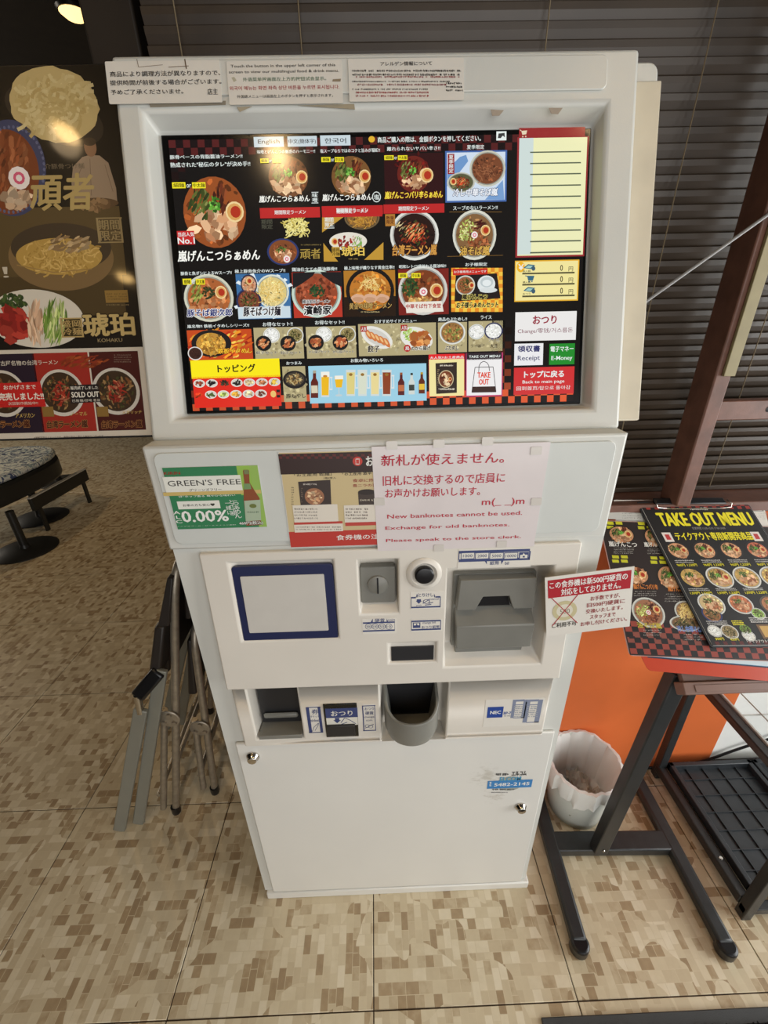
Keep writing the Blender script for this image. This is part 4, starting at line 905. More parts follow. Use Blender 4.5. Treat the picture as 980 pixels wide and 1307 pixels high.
p.R(640, 478, 822, 690, (190, 60, 110), 2); p.R(644, 478, 818, 508, (50, 40, 46), 3); p.R(645, 508, 817, 684, (238, 236, 236), 3); p.T('TAKE OUT MENU', 656, 486, 810, 502, SW, .03, 6)
for q in ([(686, 548), (776, 546), (790, 670), (670, 672)],): 
    for i in range(4): x0_, y0_ = q[i]; x1_, y1_ = q[(i+1) % 4]; p.L(x0_, y0_, x1_, y1_, 3, (60, 54, 54), 5)
pts = [(704, 572), (706, 540), (716, 524), (730, 518), (744, 524), (754, 538), (758, 566)]
for (x0_, y0_), (x1_, y1_) in zip(pts, pts[1:]): p.L(x0_, y0_, x1_, y1_, 3, (60, 54, 54), 5)
p.Q([(674, 644), (786, 642), (789, 669), (671, 671)], (60, 40, 36), 5); p.T('TAKE', 698, 572, 762, 600, (220, 66, 40), .05, 7); p.T('OUT', 706, 606, 754, 634, (220, 66, 40), .05, 7)
# ---- right column
p.frame(620, 160, 3.2667)
p.R(133, 24, 404, 68, (150, 44, 44), 2); p.R(126, 62, 402, 553, (150, 44, 48), 2); p.R(134, 66, 396, 546, (236, 236, 186), 3); p.R(134, 66, 182, 546, (206, 220, 216), 4)
for y in (122, 168, 213, 260, 306, 354, 400, 446, 490, 536): p.R(178, y, 388, y+1.8, (90, 100, 80), 5)
CT = (226, 210, 180); p.Q([(142, 36), (166, 34), (162, 50), (146, 52)], CT, 4); p.L(136, 32, 142, 36, 3, CT, 4); p.E(148, 60, 3, 3, CT, 4, 8); p.E(160, 59, 3, 3, CT, 4, 8)
p.R(116, 572, 376, 736, (232, 176, 50), 2); p.R(120, 577, 371, 731, (240, 228, 156), 3)
for i, y in enumerate((602, 648, 696)):
    p.T('0', 302, y-13, 314, y+12, (60, 56, 44), .02, 6); p.T('円', 337, y-6, 356, y+14, (60, 56, 44), .01, 6); p.R(146, y+20, 362, y+22, (80, 76, 50), 5)
    t = (56, 104, 128)
    if i == 1: p.Q([(166, y-14), (196, y-14), (190, y+6), (170, y+6)], t, 5); p.L(158, y-14, 168, y-12, 3, t, 5); p.E(174, y+10, 3, 3, t, 5, 8); p.E(186, y+10, 3, 3, t, 5, 8)
    else: p.Q([(150, y), (170, y-16), (200, y-12), (182, y+5)], t, 5); p.Q([(158, y-1), (171, y-11), (190, y-9), (179, y+1)], (160, 200, 190), 6); p.E(192, y+2, 8, 9, (60, 90, 110), 5.5, 12)
    p.T(('投入額', '購入額', 'おつり')[i], 148, y+8, 180, y+18, (50, 50, 40), .01, 7)
p.E(140, 598, 17, 20, (236, 180, 40), 4); p.T('￥', 130, 586, 152, 610, WHITE, .04, 6)
p.R(118, 785, 367, 898, (234, 232, 230), 3); p.T('おつり', 190, 797, 288, 834, (150, 34, 54), .045, 5); p.T('Change/零钱/거스름돈', 127, 847, 355, 876, (120, 50, 70), .0, 5)
p.R(114, 915, 231, 1002, (234, 234, 236), 3); p.T('領収書', 128, 921, 220, 949, (40, 44, 100), .045, 5); p.T('Receipt', 127, 962, 219, 990, (50, 54, 100), .01, 5)
p.R(259, 915, 361, 999, (34, 138, 44), 3); p.T('電子マネー', 263, 924, 358, 948, SW, .03, 5); p.T('E-Money', 266, 963, 353, 988, SW, .02, 5)
p.R(112, 1014, 358, 1120, (206, 50, 52), 5); p.T('トップに戻る', 154, 1024, 318, 1056, SW, .05, 7); p.T('Back to main page', 147, 1062, 320, 1083, SW, .01, 7); p.T('回到首页/탑으로 돌아감', 122, 1086, 345, 1108, SW, .0, 7)
p.build('display_graphics', 'screen', disp)

# ================================================================== SHEETS FIXED TO THE MACHINE
def sheet(name, lab_, cat, P, quad_or_rect, m='paper', th=.0006, group=None, r=.0015, h0=0.0):
    a0, a1, b0, b1 = quad_or_rect
    mb = MB().prism(rrect(a0, a1, b0, b1, r, 3), P, h0+.0001, h0+th)
    o = mb.build(name, m, None, origin=P.pt((a0+a1)/2, b0, h0)); return tag(o, lab_, cat, group)
HS = HP.up(.003)
DK = (48, 42, 38)
s1 = sheet('notice_sheet', 'white laminated notice of three black Japanese lines at the top left of the machine head', 'notice', HS, HS.rect(134, 79, 284, 131), 'paper')
p = Print(HS, .0008).frame(120, 60, 2.722)
p.T('商品により調理方法が異なりますので、', 58, 82, 438, 106, DK, .025, 2); p.T('提供時間が前後する場合がございます。', 58, 112, 442, 136, DK, .025, 2); p.T('予めご了承くださいませ。', 60, 147, 310, 168, DK, .025, 2); p.T('店主', 396, 146, 430, 168, DK, .025, 2)
p.L(150, 44, 156, 72, 2, (120, 100, 80), 3); p.L(156, 72, 240, 64, 1.5, (150, 130, 110), 3); p.L(316, 44, 322, 78, 4, (110, 90, 70), 3); p.L(260, 72, 330, 68, 2, (130, 110, 90), 3)
p.build('lettering', 'glossyink', s1)
s2 = sheet('notice_sheet', 'white notice in four languages about the menu button, middle of the machine head top', 'notice', HS, HS.rect(289, 79, 438, 132), 'paper')
p = Print(HS, .0008).frame(120, 60, 2.722)
p.T('Touch the button in the upper left corner of this', 476, 59, 838, 77, DK, .010, 2); p.T('screen to view our multilingual food & drink menu.', 470, 79, 850, 97, DK, .010, 2)
p.T('外语菜单按画面左上方的按钮试会显示。', 518, 104, 806, 122, (90, 120, 90), .01, 2); p.T('외국어 메뉴는 화면 좌측 상단 버튼을 누르면 표시됩니다.', 472, 133, 852, 153, (170, 50, 54), .01, 2); p.T('外国語メニューは画面左上のボタンを押すと表示されます。', 498, 164, 830, 180, DK, .01, 2)
p.Q([(478, 108), (488, 106), (496, 118), (486, 124)], (190, 184, 160), 1); p.Q([(830, 114), (858, 112), (856, 122), (828, 122)], (150, 134, 110), 1)
p.build('lettering', 'glossyink', s2)
s3 = sheet('notice_sheet', 'small notice on allergens in dense black and red print, right of the four language notice', 'notice', HS, HS.rect(444, 76, 592, 128), 'paper')
p = Print(HS, .0008).frame(420, 50, 2.227)
p.T('アレルゲン情報について', 146, 64, 292, 78, DK, .02, 2)
p.scrib(66, 86, 374, 108, DK, 2, 2); p.scrib(76, 104, 374, 114, (150, 60, 60), 1, 3); p.scrib(66, 118, 344, 126, DK, 1, 2); p.scrib(76, 126, 330, 136, (140, 80, 80), 1, 2); p.scrib(66, 140, 280, 148, DK, 1, 2); p.scrib(76, 148, 284, 168, (160, 60, 60), 2, 2); p.scrib(332, 122, 380, 152, DK, 3, 2)
p.build('lettering', 'glossyink', s3)
# tape remains above and under the notices
for i, (pts, c) in enumerate((([(190, 131), (288, 129), (288, 134), (192, 137)], (150, 140, 122)), ([(302, 137), (322, 136), (306, 143)], (170, 158, 135)), ([(380, 135), (452, 133), (453, 140), (430, 138)], (168, 156, 132)))):
    q = HP.up(.0004); mb = MB().prism([q.px(*a) for a in pts][::-1], q, .0001, .0005)
    mb.build('tape_residue', mat('old_tape', c, .6), tm)
for pts in ([(626, 140), (643, 141), (637, 148), (628, 148)], [(700, 138), (718, 138), (712, 146), (703, 145)]):
    q = HP.up(.0004); MB().prism([q.px(*a) for a in pts][::-1], q, .0001, .0005).build('tape_residue', mat('old_tape', (170, 156, 140), .6), tm)

# middle row of cards
MP2 = MP.up(.003)
g = sheet('beer_card', 'green and white card advertising alcohol free beer with a brown bottle, left on the machine', 'advertising card', Plane(MP2.O, Vector(MP2.pt(*MP2.px(341, 594)))-Vector(MP2.pt(*MP2.px(206, 597))) if False else (1, 0, 0), (0, 0, 1)), MP2.rect(207, 597, 341, 672), 'paper')
p = Print(MP2, .0008).frame(180, 550, 3.0625)
GD = (52, 128, 84)
a0, a1, b0, b1 = MP2.rect(207, 597, 341, 672)
p.rl(a0, a1, b0, b1, GD, 0); p.rl(a1-.03, a1, b1-.045, b1, (150, 190, 80), .5); p.rl(a1-.012, a1, b0, b1, (150, 186, 90), .6)
p.R(84, 180, 400, 240, (232, 232, 222), 1); p.R(86, 240, 470, 243, (206, 180, 110), 1.5)
p.T('KIRIN', 92, 158, 152, 171, (150, 40, 36), .04, 3); p.T("GREEN'S FREE", 108, 186, 388, 216, (52, 50, 46), .0, 3); p.T('グリーンズフリー', 190, 222, 314, 236, (52, 50, 46), .02, 3)
p.T('3種ホップ香る 爽やかな味わい', 148, 246, 368, 260, WHITE, .01, 3); p.R(140, 275, 312, 301, (232, 232, 222), 2); p.T('お車の方も安心♥', 166, 282, 288, 296, (60, 60, 50), .01, 4)
p.T('A\nL\nC', 138, 312, 152, 360, WHITE, .02, 3); p.T('0.00%', 166, 308, 336, 356, WHITE, .045, 3); p.T('ノンアルコール・ビールテイスト飲料', 142, 364, 372, 374, WHITE, .0, 3)
p.T('ら\nぁ\nめ\nん', 369, 270, 383, 340, WHITE, .0, 3, 0, None, 0, .8); p.T('と\nイ\nイ\n勝', 352, 268, 366, 330, WHITE, .0, 3, 0, None, 0, .8); p.T('一\n緒\nに', 338, 280, 350, 326, WHITE, .0, 3)
p.Q([(399, 156), (401, 151), (421, 151), (423, 156), (425, 200), (444, 232), (464, 262), (470, 366), (412, 370), (402, 270), (402, 232), (404, 200)], (140, 76, 44), 4); p.R(402, 152, 423, 168, (120, 130, 84), 5); p.Q([(402, 205), (427, 205), (432, 226), (403, 228)], (120, 150, 100), 5)
p.Q([(404, 272), (466, 268), (470, 348), (410, 352)], (170, 186, 160), 5); p.scrib(414, 310, 462, 322, (60, 90, 70), 1, 6); p.E(438, 292, 14, 9, (110, 120, 60), 6)
p.T('460円(税込)', 386, 350, 476, 368, WHITE, .02, 9, 0, (30, 50, 36), .05)
p.build('printed_picture', 'ink', g)
s5 = sheet('souvenir_card', 'beige and red card about souvenir dry noodles, half hidden behind the handwritten sign', 'advertising card', MP2, MP2.rect(355, 577, 520, 693), 'paper')
a0, a1, b0, b1 = MP2.rect(356, 578, 519, 692)
p = Print(MP2, .0008).frame(180, 550, 3.0625)
p.rl(a0, a1, b0, b1, (206, 186, 140), 0); p.R(536, 90, 1040, 156, (54, 34, 30), 1); p.R(578, 394, 1040, 440, (190, 58, 48), 1)
for i in range(34):
    for j in range(2):
        if (i+j) % 2: p.R(538+i*14, 90+j*9, 552+i*14, 99+j*9, (96, 40, 36), 1.5)
p.E(846, 118, 19, 19, (200, 64, 54), 2, 24); p.box(838, 108, 854, 130, WHITE, 3, 2.5); p.T('お', 880, 98, 906, 136, WHITE, .03, 3); p.T('土産', 912, 98, 980, 136, WHITE, .03, 3)
p.T('「お土産用 乾麺」', 600, 160, 744, 178, DK, .015, 3); p.T('1箱4食入', 714, 178, 762, 188, DK, .0, 3); p.T('「お土産用 激辛', 788, 154, 900, 174, DK, .015, 3); p.T('食卓に炸裂', 828, 184, 930, 200, (150, 44, 40), .02, 3); p.T('豊ニラの旨辛', 828, 204, 940, 219, (150, 44, 40), .02, 3)
p.scrib(588, 216, 598, 290, DK, 8, 2)
p.Q([(614, 198), (740, 190), (744, 286), (624, 290)], (62, 50, 46), 3); p.E(678, 256, 38, 36, (160, 110, 80), 4, 24); p.scat(678, 258, 26, 24, [(196, 150, 110), (120, 70, 50), (220, 190, 150)], 26, 9, 5, 1.8, 2); p.scrib(634, 200, 700, 214, (210, 200, 190), 1, 6); p.scrib(626, 220, 634, 280, (150, 130, 110), 8, 6)
p.E(882, 238, 34, 12, (50, 40, 36), 5); p.Q([(848, 240), (916, 238), (914, 300), (852, 302)], (70, 58, 52), 4); p.scrib(856, 262, 908, 276, (200, 190, 170), 1, 6)
for x0 in (592, 792):
    p.R(x0, 290, x0+180, 352, (226, 218, 204), 6.5); p.scrib(x0+8, 298, x0+(100 if x0 < 700 else 96), 346, (80, 60, 54), 4, 7, .4); p.R(x0+6, 357, x0+196, 365, (190, 70, 60), 6.5)
p.R(598, 366, 790, 390, (226, 218, 204), 6.6); p.scrib(606, 370, 782, 388, (80, 60, 54), 2, 7.6, .4)
p.T('食券機の注文画面', 764, 398, 1030, 426, WHITE, .01, 3)
p.build('printed_picture', 'ink', s5)
# handwritten sign
HA = Plane((0, FY-.0078, 0), (1, 0, 0), (0, 0, 1))
O_ = HA.pt(*HA.px(482, 703)); U_ = (HA.pt(*HA.px(681, 697))-O_); V_ = (HA.pt(*HA.px(474, 570))-O_)
w_, h_ = U_.length, V_.length; U_.normalize(); V_.normalize()
SP = Plane(O_, U_, (V_-U_*V_.dot(U_)*.0).normalized())
o = MB().prism([(0, 0), (w_, 0), (w_+.006, h_), (0, h_)], SP, 0, .0007).build('handwritten_sign', 'hpaper', None, origin=O_)
tag(o, 'white paper sign handwritten in red marker, taped over the middle of the machine', 'sign')
RK = (186, 24, 52)
p = Print(SP, .0009).frame(440, 550, 2.579)
def HT(t, x0, y0, x1, y1, b=0): p.T(t, x0, y0, x1, y1, RK, .012, 2, .03)
HT('新札が使えません。', 120, 68, 526, 116, -.004); HT('旧札に交換するので店員に', 126, 136, 528, 180, -.006); HT('お声かけお願いします。', 134, 182, 446, 220, -.004)
HT('m(_ _)m', 450, 218, 592, 250, -.01); HT('New banknotes cannot be used.', 140, 262, 584, 288, -.012); HT('Exchange for old banknotes.', 134, 302, 542, 328, -.012); HT('Please speak to the store clerk.', 136, 342, 580, 368, -.012)
p.build('lettering', 'ink', o)
for (x, y) in ((500, 568), (560, 566), (622, 563), (684, 575), (484, 640), (684, 640), (640, 694), (560, 699)):
    a, b = SP.px(x, y); MB().prism(rrect(a-.008, a+.008, b-.006, b+.006, .001, 1), SP, .0012, .0015).build('tape_piece', mat('clear_tape', (214, 208, 200), .15), o)
# red coin notice at the right
CP = Plane((0, .1835, 0), (1, 0, 0), (0, 0, 1))
O_ = CP.pt(*CP.px(697, 812)); U_ = CP.pt(*CP.px(803, 799))-O_; V_ = CP.pt(*CP.px(695, 737))-O_; w_, h_ = U_.length, V_.length; U_.normalize(); V_.normalize()
NP = Plane(O_, U_, V_)
o = MB().prism([(0, 0), (w_, 0), (w_, h_), (0, h_)], NP, 0, .0010).build('coin_notice', 'paper', None, origin=O_)
tag(o, 'small red and white notice with a crossed out coin, right edge of the machine', 'notice')
RR = (176, 40, 50)
p = Print(NP, .0012)
def n_(x, y): return x, y
p.frame(440, 690, 2.45)
p.Q([(630, 112), (886, 95), (890, 148), (634, 172)], RR, 1)
def tl(t, x0, y0, x1, y1, c, b=.02): p.T(t, x0, y0, x1, y1, c, b, 3)
q = Print(NP, .0012); 
def nt(t, fx0, fy0, fx1, fy1, c, b=.02):   # fractions of the card
    p.G(t, (w_*fx0, h_*fy0), w_*(fx1-fx0), h_*(fy1-fy0), h_*(fy1-fy0), c, b, 3)
p.v = []; p.f = []; p.c = []
p.rl(w_*.03, w_*.97, h_*.66, h_*.95, RR, 1)
nt('この食券機は新500円硬貨の', .05, .81, .93, .92, WHITE); nt('対応をしておりません。', .18, .68, .86, .79, WHITE)
for i, (t, x0, x1) in enumerate((('お手数ですが、', .52, .86), ('旧500円硬貨に', .48, .92), ('交換いたします。', .47, .90), ('スタッフまで', .52, .82), ('お申し付けください。', .41, .96))): nt(t, x0, .53-i*.105, x1, .605-i*.105, (150, 40, 46), .015)
nt('ご利用不可', .07, .14, .36, .225, DK, .02)
cc = (w_*.22, h_*.42); rc = w_*.145
def circ(r, col, lv): p.poly([(cc[0]+r*math.cos(t*.262), cc[1]+r*math.sin(t*.262)) for t in range(24)], col, lv)
circ(rc, (200, 190, 150), 2); circ(rc*.66, (220, 214, 196), 2.5); nt('500', .165, .37, .28, .45, (120, 116, 100), .0)
for s_ in (1, -1):
    d = Vector((w_*.15, s_*h_*.24)); nn = Vector((-d.y, d.x)).normalized()*.0007; c_ = Vector(cc)
    p.poly([c_-d-nn, c_+d-nn, c_+d+nn, c_-d+nn][::1 if s_ > 0 else 1], (176, 40, 50), 5+s_*.2)
p.build('lettering', 'glossyink', o)

# ------------------------------------------------------------------ long poster board left of the head
PO = HP.up(-.012)
a1 = PO.px(198, 556)[0]; aL = -.90; b0 = PO.px(100, 560)[1]; b1 = PO.px(60, 82)[1]
aR = min(PO.px(133, 100)[0], a1)
o = MB().prism([(aL, b0), (-.347, b0), (-.347, b1), (aL, b1)], PO, -.006, 0).build('menu_poster', 'black', None, origin=PO.pt(-.6, b0, 0), bevel=.001)
tag(o, 'large glossy dark poster board of noodle dishes at the left side of the machine head', 'poster')
p = Print(PO, .0004)
p.rl(aL, -.348, b0+.002, b1-.002, (26, 22, 18), 0)
p.frame(0, 0, 4.083)
p.R(-1400, 318, 560, 345, (20, 18, 16), .5)
# plate of noodles
p.E(285, 600, 260, 130, (52, 44, 36), 1, 36, rot=-.35); p.E(285, 548, 232, 176, (196, 172, 116), 2, 40, .03, rot=-.1)
p.noodles(285, 552, 205, 140, 300, ((204, 182, 126), (192, 168, 110), (212, 192, 138), (186, 160, 102)), 3, 17)
p.E(60, 880, 180, 232, (62, 66, 96), 2, 40, rot=-.2); p.E(40, 900, 165, 205, (120, 62, 34), 3, 40, rot=-.2)
p.scat(30, 860, 130, 150, [(140, 76, 44), (110, 56, 32), (160, 96, 60)], 120, 34, 4, 3, 2, 1.2)
for t in range(46): a = t*.1366; p.E(60+172*math.cos(a), 885+222*math.sin(a), 7, 9, (96, 100, 130), 3.5, 6)
p.naruto(102, 930, 56, 8); p.scat(90, 1040, 70, 50, [(206, 180, 150), (180, 150, 120)], 30, 26, 7, 1.4, 2)
# chef in white
p.Q([(382, 870), (430, 820), (470, 808), (520, 812), (566, 850), (606, 980), (612, 1050), (380, 1060), (374, 950)], (150, 128, 104), 2); p.E(472, 770, 32, 44, (140, 104, 76), 3, 22); p.E(468, 740, 34, 20, (70, 56, 42), 3.5, 16)
p.L(470, 830, 478, 1020, 3, (120, 100, 80), 3); p.L(436, 850, 392, 960, 3, (120, 100, 80), 3); p.L(548, 860, 590, 1000, 3, (120, 100, 80), 3)
p.E(500, 1060, 120, 26, (92, 70, 48), 3, 24); p.scat(500, 1070, 90, 24, [(140, 110, 76), (110, 84, 56)], 30, 20, 4, 1.6, 1)
p.T('頑者', 176, 905, 478, 1100, (176, 152, 96), .03, 10, .15); p.T('介豚骨つけ麺', 236, 852, 440, 884, (120, 106, 84), .0, 6)
# second picture
p.R(-1400, 1112, 660, 1640, (74, 60, 36), 1); p.T('期間\n限定', 524, 1146, 624, 1256, (150, 130, 90), .02, 6); p.box(512, 1136, 636, 1266, (150, 130, 90), 5, 4)
p.frame(0, 270, 4.083)
p.R(-1400, 10, 760, 705, (58, 46, 32), 1); p.R(-1400, 10, 660, 330, (88, 72, 44), 1.2)
p.E(320, 240, 274, 165, (120, 96, 62), 2, 44); p.E(320, 190, 262, 120, (66, 54, 40), 2.4, 44); p.E(310, 235, 225, 90, (176, 142, 72), 2.8, 40); p.noodles(310, 235, 230, 90, 150, ((184, 150, 80), (160, 126, 60), (204, 170, 100)), 3.4, 7)
p.scat(360, 170, 110, 40, [(176, 150, 110), (140, 112, 76)], 40, 26, 6, 3, 1, .4); p.L(90, 280, 280, 318, 5, (150, 120, 70), 6); p.L(280, 318, 480, 300, 5, (150, 120, 70), 6)
p.E(190, 560, 250, 146, (206, 198, 182), 5.5, 44, rot=-.04); p.scat(70, 470, 70, 34, [(50, 66, 34), (70, 88, 44)], 70, 14, 6, 1.5, 1.5); p.scat(80, 585, 66, 78, [(150, 44, 36), (130, 36, 32), (170, 60, 48)], 46, 36, 6.5, 1.2, 1.5)
p.scat(185, 580, 40, 92, [(196, 160, 130), (214, 184, 154), (176, 136, 104)], 60, 42, 7, 6, 1.5, 1.45); p.scat(285, 575, 66, 90, [(110, 140, 60), (160, 180, 100), (90, 120, 46), (196, 204, 140)], 80, 48, 7, 9, 1.5, 1.3)
p.R(546, 412, 672, 474, (140, 110, 56), 5); p.scrib(556, 424, 662, 464, (90, 70, 36), 3, 6, .5); p.scrib(556, 482, 676, 492, (150, 130, 90), 1, 6)
p.R(322, 556, 432, 656, (60, 50, 26), 8); p.box(322, 556, 432, 656, (176, 150, 96), 9, 4); p.T('盛岡\n冷麺', 334, 566, 420, 646, (176, 150, 96), .02, 10); p.T('琥珀', 446, 528, 694, 652, (184, 160, 104), .045, 12, 0, (40, 30, 20), .03); p.T('KOHAKU', 512, 660, 638, 682, (150, 132, 96), .02, 8)
p.T('！', 20, 290, 42, 346, (190, 180, 160), .0, 6)
# third strip: white edge, red panels
PP = [PO.px(x, y) for x, y in ((0, 443), (0, 448))]
b_s = PO.px(90, 445)[1]
p.rl(aL, -.349, b0+.0025, b_s, (200, 190, 174), 2)
bt = PO.px(90, 450)[1]; bb = PO.px(90, 551)[1]
ux = lambda x, y=500: PO.px(x, y)[0]
for x0, x1, c in ((ux(-300), ux(50), (40, 28, 40)), (ux(48), ux(118), (150, 44, 34)), (ux(120), -.357, (70, 26, 22))): p.rl(x0, x1, bb, bt, c, 3)
p.T('名古屋名物の台湾ラーメン', -20, 772, 302, 806, (206, 196, 180), .01, 8); p.scat(440, 784, 120, 34, [(150, 70, 34), (130, 50, 28)], 60, 20, 4, 4, 1, .3); p.scrib(596, 742, 686, 790, (130, 110, 96), 4, 5)
for x, y, rx in ((20, 950, 118), (322, 946, 118), (606, 938, 124)):
    p.E(x, y, rx, 120, (196, 188, 176), 5, 36); p.E(x, y-2, rx*.86, 104, (60, 44, 30), 5.4, 34); p.scat(x, y, rx*.72, 86, [(70, 66, 36), (110, 70, 40), (50, 40, 26), (140, 110, 70)], 110, 15, 6, 2.6, 1.6); p.scat(x, y, rx*.34, 60, [(150, 50, 34), (130, 40, 30), (176, 110, 80)], 46, 15, 8, 3, 1.4)
    p.T('台湾ラーメン嵐', x-72, 1086, x+134, 1130, (60, 20, 16), .03, 12, .1, (150, 104, 60), .06)
    p.R(x-102, 1018, x-36, 1068, (130, 100, 50), 9)
p.T('ノーマル', 372, 1044, 456, 1066, (190, 160, 90), .02, 12, .2); p.T('メガリッチ', 640, 1036, 740, 1056, (190, 160, 90), .02, 12, .2); p.T('アメリカン', 86, 1050, 182, 1076, (190, 160, 90), .02, 12, .2)
p.Q([(0, 890), (-300, 905), (-300, 1030), (0, 1014)], (190, 36, 34), 13); p.Q([(0, 896), (212, 888), (244, 1016), (0, 1022)], (184, 38, 34), 13)
p.T('おかげさまで', 24, 902, 188, 930, (226, 220, 206), .02, 15); p.T('完売しました!!', 0, 942, 228, 986, (226, 220, 206), .04, 15); p.T('次回製作開始中!!', 48, 990, 200, 1010, (214, 200, 186), .0, 15)
p.Q([(366, 906), (514, 900), (530, 992), (374, 1000)], (34, 28, 28), 13); p.T('販売終了しました', 372, 908, 512, 930, (226, 220, 206), .01, 15); p.T('SOLD OUT', 378, 938, 516, 970, (226, 220, 206), .04, 15); p.T('已售罄/판매 종료', 380, 976, 524, 994, (214, 206, 190), .0, 15)
p.T('※掲載写真はイメージです。実際の商品と異なる場合がございます。', 180, 1164, 544, 1184, (70, 56, 48), .0, 6)
# keep the print inside the board
def clipx(P_, lo, hi, vlo, vhi):
    vf = []; vc = []
    for f, c in zip(p.f, p.c):
        if all(lo <= (p.v[i]-P_.O).dot(P_.U) <= hi and vlo <= (p.v[i]-P_.O).dot(P_.W) <= vhi for i in f): vf.append(f); vc.append(c)
    p.f, p.c = vf, vc
clipx(PO, aL, -.3465, b0, b1)
p.build('printed_picture', 'glossyink', o)

# ================================================================== MENU STAND
ST = (.62, .28, 0)
st = thing('menu_stand', 'black metal pedestal stand with an H shaped foot, right of the machine, holding menus', 'stand', ST)
for (xa, ya, xb, yb) in ((.446, .085, .470, .50), (.785, .070, .800, .50)):
    f = MB().bar((xa, ya, .021), (xb, yb, .021), .036, .030).build('foot_bar', 'bmetal', st, bevel=.007)
    MB().lathe([(.0215, 0), (.0215, .026), (.018, .030), (0, .030)], (xa, ya-.002, .003), 20).build('foot_cap', 'black', f, bevel=.003)
MB().bar((.462, .292, .021), (.790, .283, .021), .050, .028).build('cross_bar', 'bmetal', st, bevel=.004)
post = MB().bar((.578, .268, .036), (.612, .262, .70), .036, .030, (0, -1, 0)).build('post', 'bmetal', st, bevel=.003)
MB().lathe([(.004, 0), (.003, .0015), (0, .002)], (.580, .2505, .060), 12, axis=axis_y()).build('screw', 'chrome', post)
# sloping board
MA = Vector((.0, .225, .708)); MBk = Vector((.0, .497, .962)); mw = (MBk-MA).normalized()
TB = Plane(MA, (1, 0, 0), mw); LT = (MBk-MA).length
MB().prism([(.60, .0), (1.12, .0), (1.12, LT-.035), (.60, LT-.035)], TB, -.024, -.010).build('board', 'wood2', st, bevel=.002)
x0, x1 = .592, 1.12
led = MB().prism([(x0, -.024), (x1, -.024), (x1, .0), (x0, .0)], TB, -.030, -.002).build('front_ledge', 'wood2', st, bevel=.002)
led2 = MB().prism([(x0+.022, -.019), (x1, -.019), (x1, -.006), (x0+.022, -.006)], TB, -.002, -.0005).build('ledge_strip', 'wood2', st, bevel=.0005)
# sheets lying on it, from the bottom up
def quadplane(base, tl, tr, bl_, lift):
    P = base.up(lift); O = P.pt(*P.px(*bl_)); 
    U = P.pt(*P.px(*tr))-P.pt(*P.px(*tl)); V = P.pt(*P.px(*tl))-O
    w, h = U.length, V.length; return Plane(O, U.normalized(), V.normalized()), w, h
def lay(name, lab_, cat, P, w, h, m='paper', th=.0012, r=.008, group=None):
    o = MB().prism(rrect(0, w, 0, h, r, 4), P, -th, 0).build(name, m, None, origin=P.O); return tag(o, lab_, cat, group)
# white sheet at the very back
P, w, h = quadplane(TB, (783, 638), (962, 638), (790, 700), .001)
o = lay('leaflet', 'white printed leaflet at the top of the menu stand, behind the black menus', 'leaflet', P, w*1.06, h, r=.003)
p = Print(P, .0003); p.frame(740, 600, 4.083)
p.box(200, 184, 330, 204, (120, 116, 110), 1, 3); p.scrib(220, 206, 340, 250, (170, 166, 158), 5, 1, .5); p.R(136, 216, 166, 244, (120, 124, 120), 2); p.R(180, 216, 214, 244, (120, 124, 120), 2)
p.box(880, 174, 950, 215, (120, 116, 110), 1, 3); p.scrib(900, 220, 975, 260, (170, 166, 158), 4, 1, .5)
p.build('lettering', 'ink', o)
# red table mat like sheet
P, w, h = quadplane(TB, (800, 800), (990, 816), (827, 856), .003)
o = lay('menu_sheet', 'red laminated sheet, lowest of the menus on the stand', 'menu', P, .40, h, mat('red_laminate', (196, 74, 50), .25), group=None)
p = Print(P, .0003); p.rl(.012, .38, h*.30, h*.60, (90, 150, 190), 1); p.rl(.012, .38, h*.34, h*.46, (200, 214, 220), 2); p.rl(.012, .38, h*.30, h*.33, (40, 50, 70), 3); p.build('printed_picture', 'glossyink', o)
# large dark menu at the left
P, w, h = quadplane(TB, (764, 664), (979, 672), (803, 837), .005)
w = .44
o = lay('menu_sheet', 'large laminated menu with noodle bowls and a red checked hem, under the take out menu', 'menu', P, w, h, mat('laminate_edge', (190, 150, 140), .25))
p = Print(P, .0003); p.rl(.0015, w-.0015, .0015, h-.0015, (46, 36, 34), 0)
sq = .0135
for i in range(int(w/sq)):
    for j in range(6):
        c = (148, 66, 54) if (i+j) % 2 == 0 else (36, 30, 30)
        if j in (2, 3) and (i+j) % 2 == 0: c = (136, 74, 62)
        p.rl(.004+i*sq, .004+(i+1)*sq, .004+j*sq*.8, .004+(j+1)*sq*.8, c, 1)
for i in range(int(w/sq/2)): p.rl(.008+i*sq*2, .008+i*sq*2+sq*.9, .004+sq*2.2, .004+sq*2.55, (40, 30, 30), 2)
p.frame(740, 600, 4.083)
p.R(60, 214, 330, 262, (196, 194, 186), 1.5); p.scrib(220, 220, 330, 256, (130, 128, 120), 3, 2.5, .5)
for x0, y0 in ((138, 268), (300, 270), (166, 444), (366, 450)):
    for dx in (0, 46):
        for dy in (0, 22): p.R(x0+dx, y0+dy, x0+dx+38, y0+dy+17, (200, 196, 44), 3)
for x, y, rx, ry in ((216, 336, 72, 52), (396, 350, 66, 58), (290, 548, 74, 52), (470, 560, 72, 70)): p.bowl(x, y, rx, ry, (40, 34, 30), (196, 140, 100), 'ramen', 3)
p.bowl(356, 742, 84, 78, (206, 206, 196), (160, 110, 80), 'abura', 3); p.bowl(560, 738, 66, 56, (206, 206, 196), (150, 110, 70), 'noodle', 3); p.bowl(548, 800, 80, 40, (206, 206, 196), (120, 90, 60), 'dark', 3.4)
SO = (226, 222, 214)
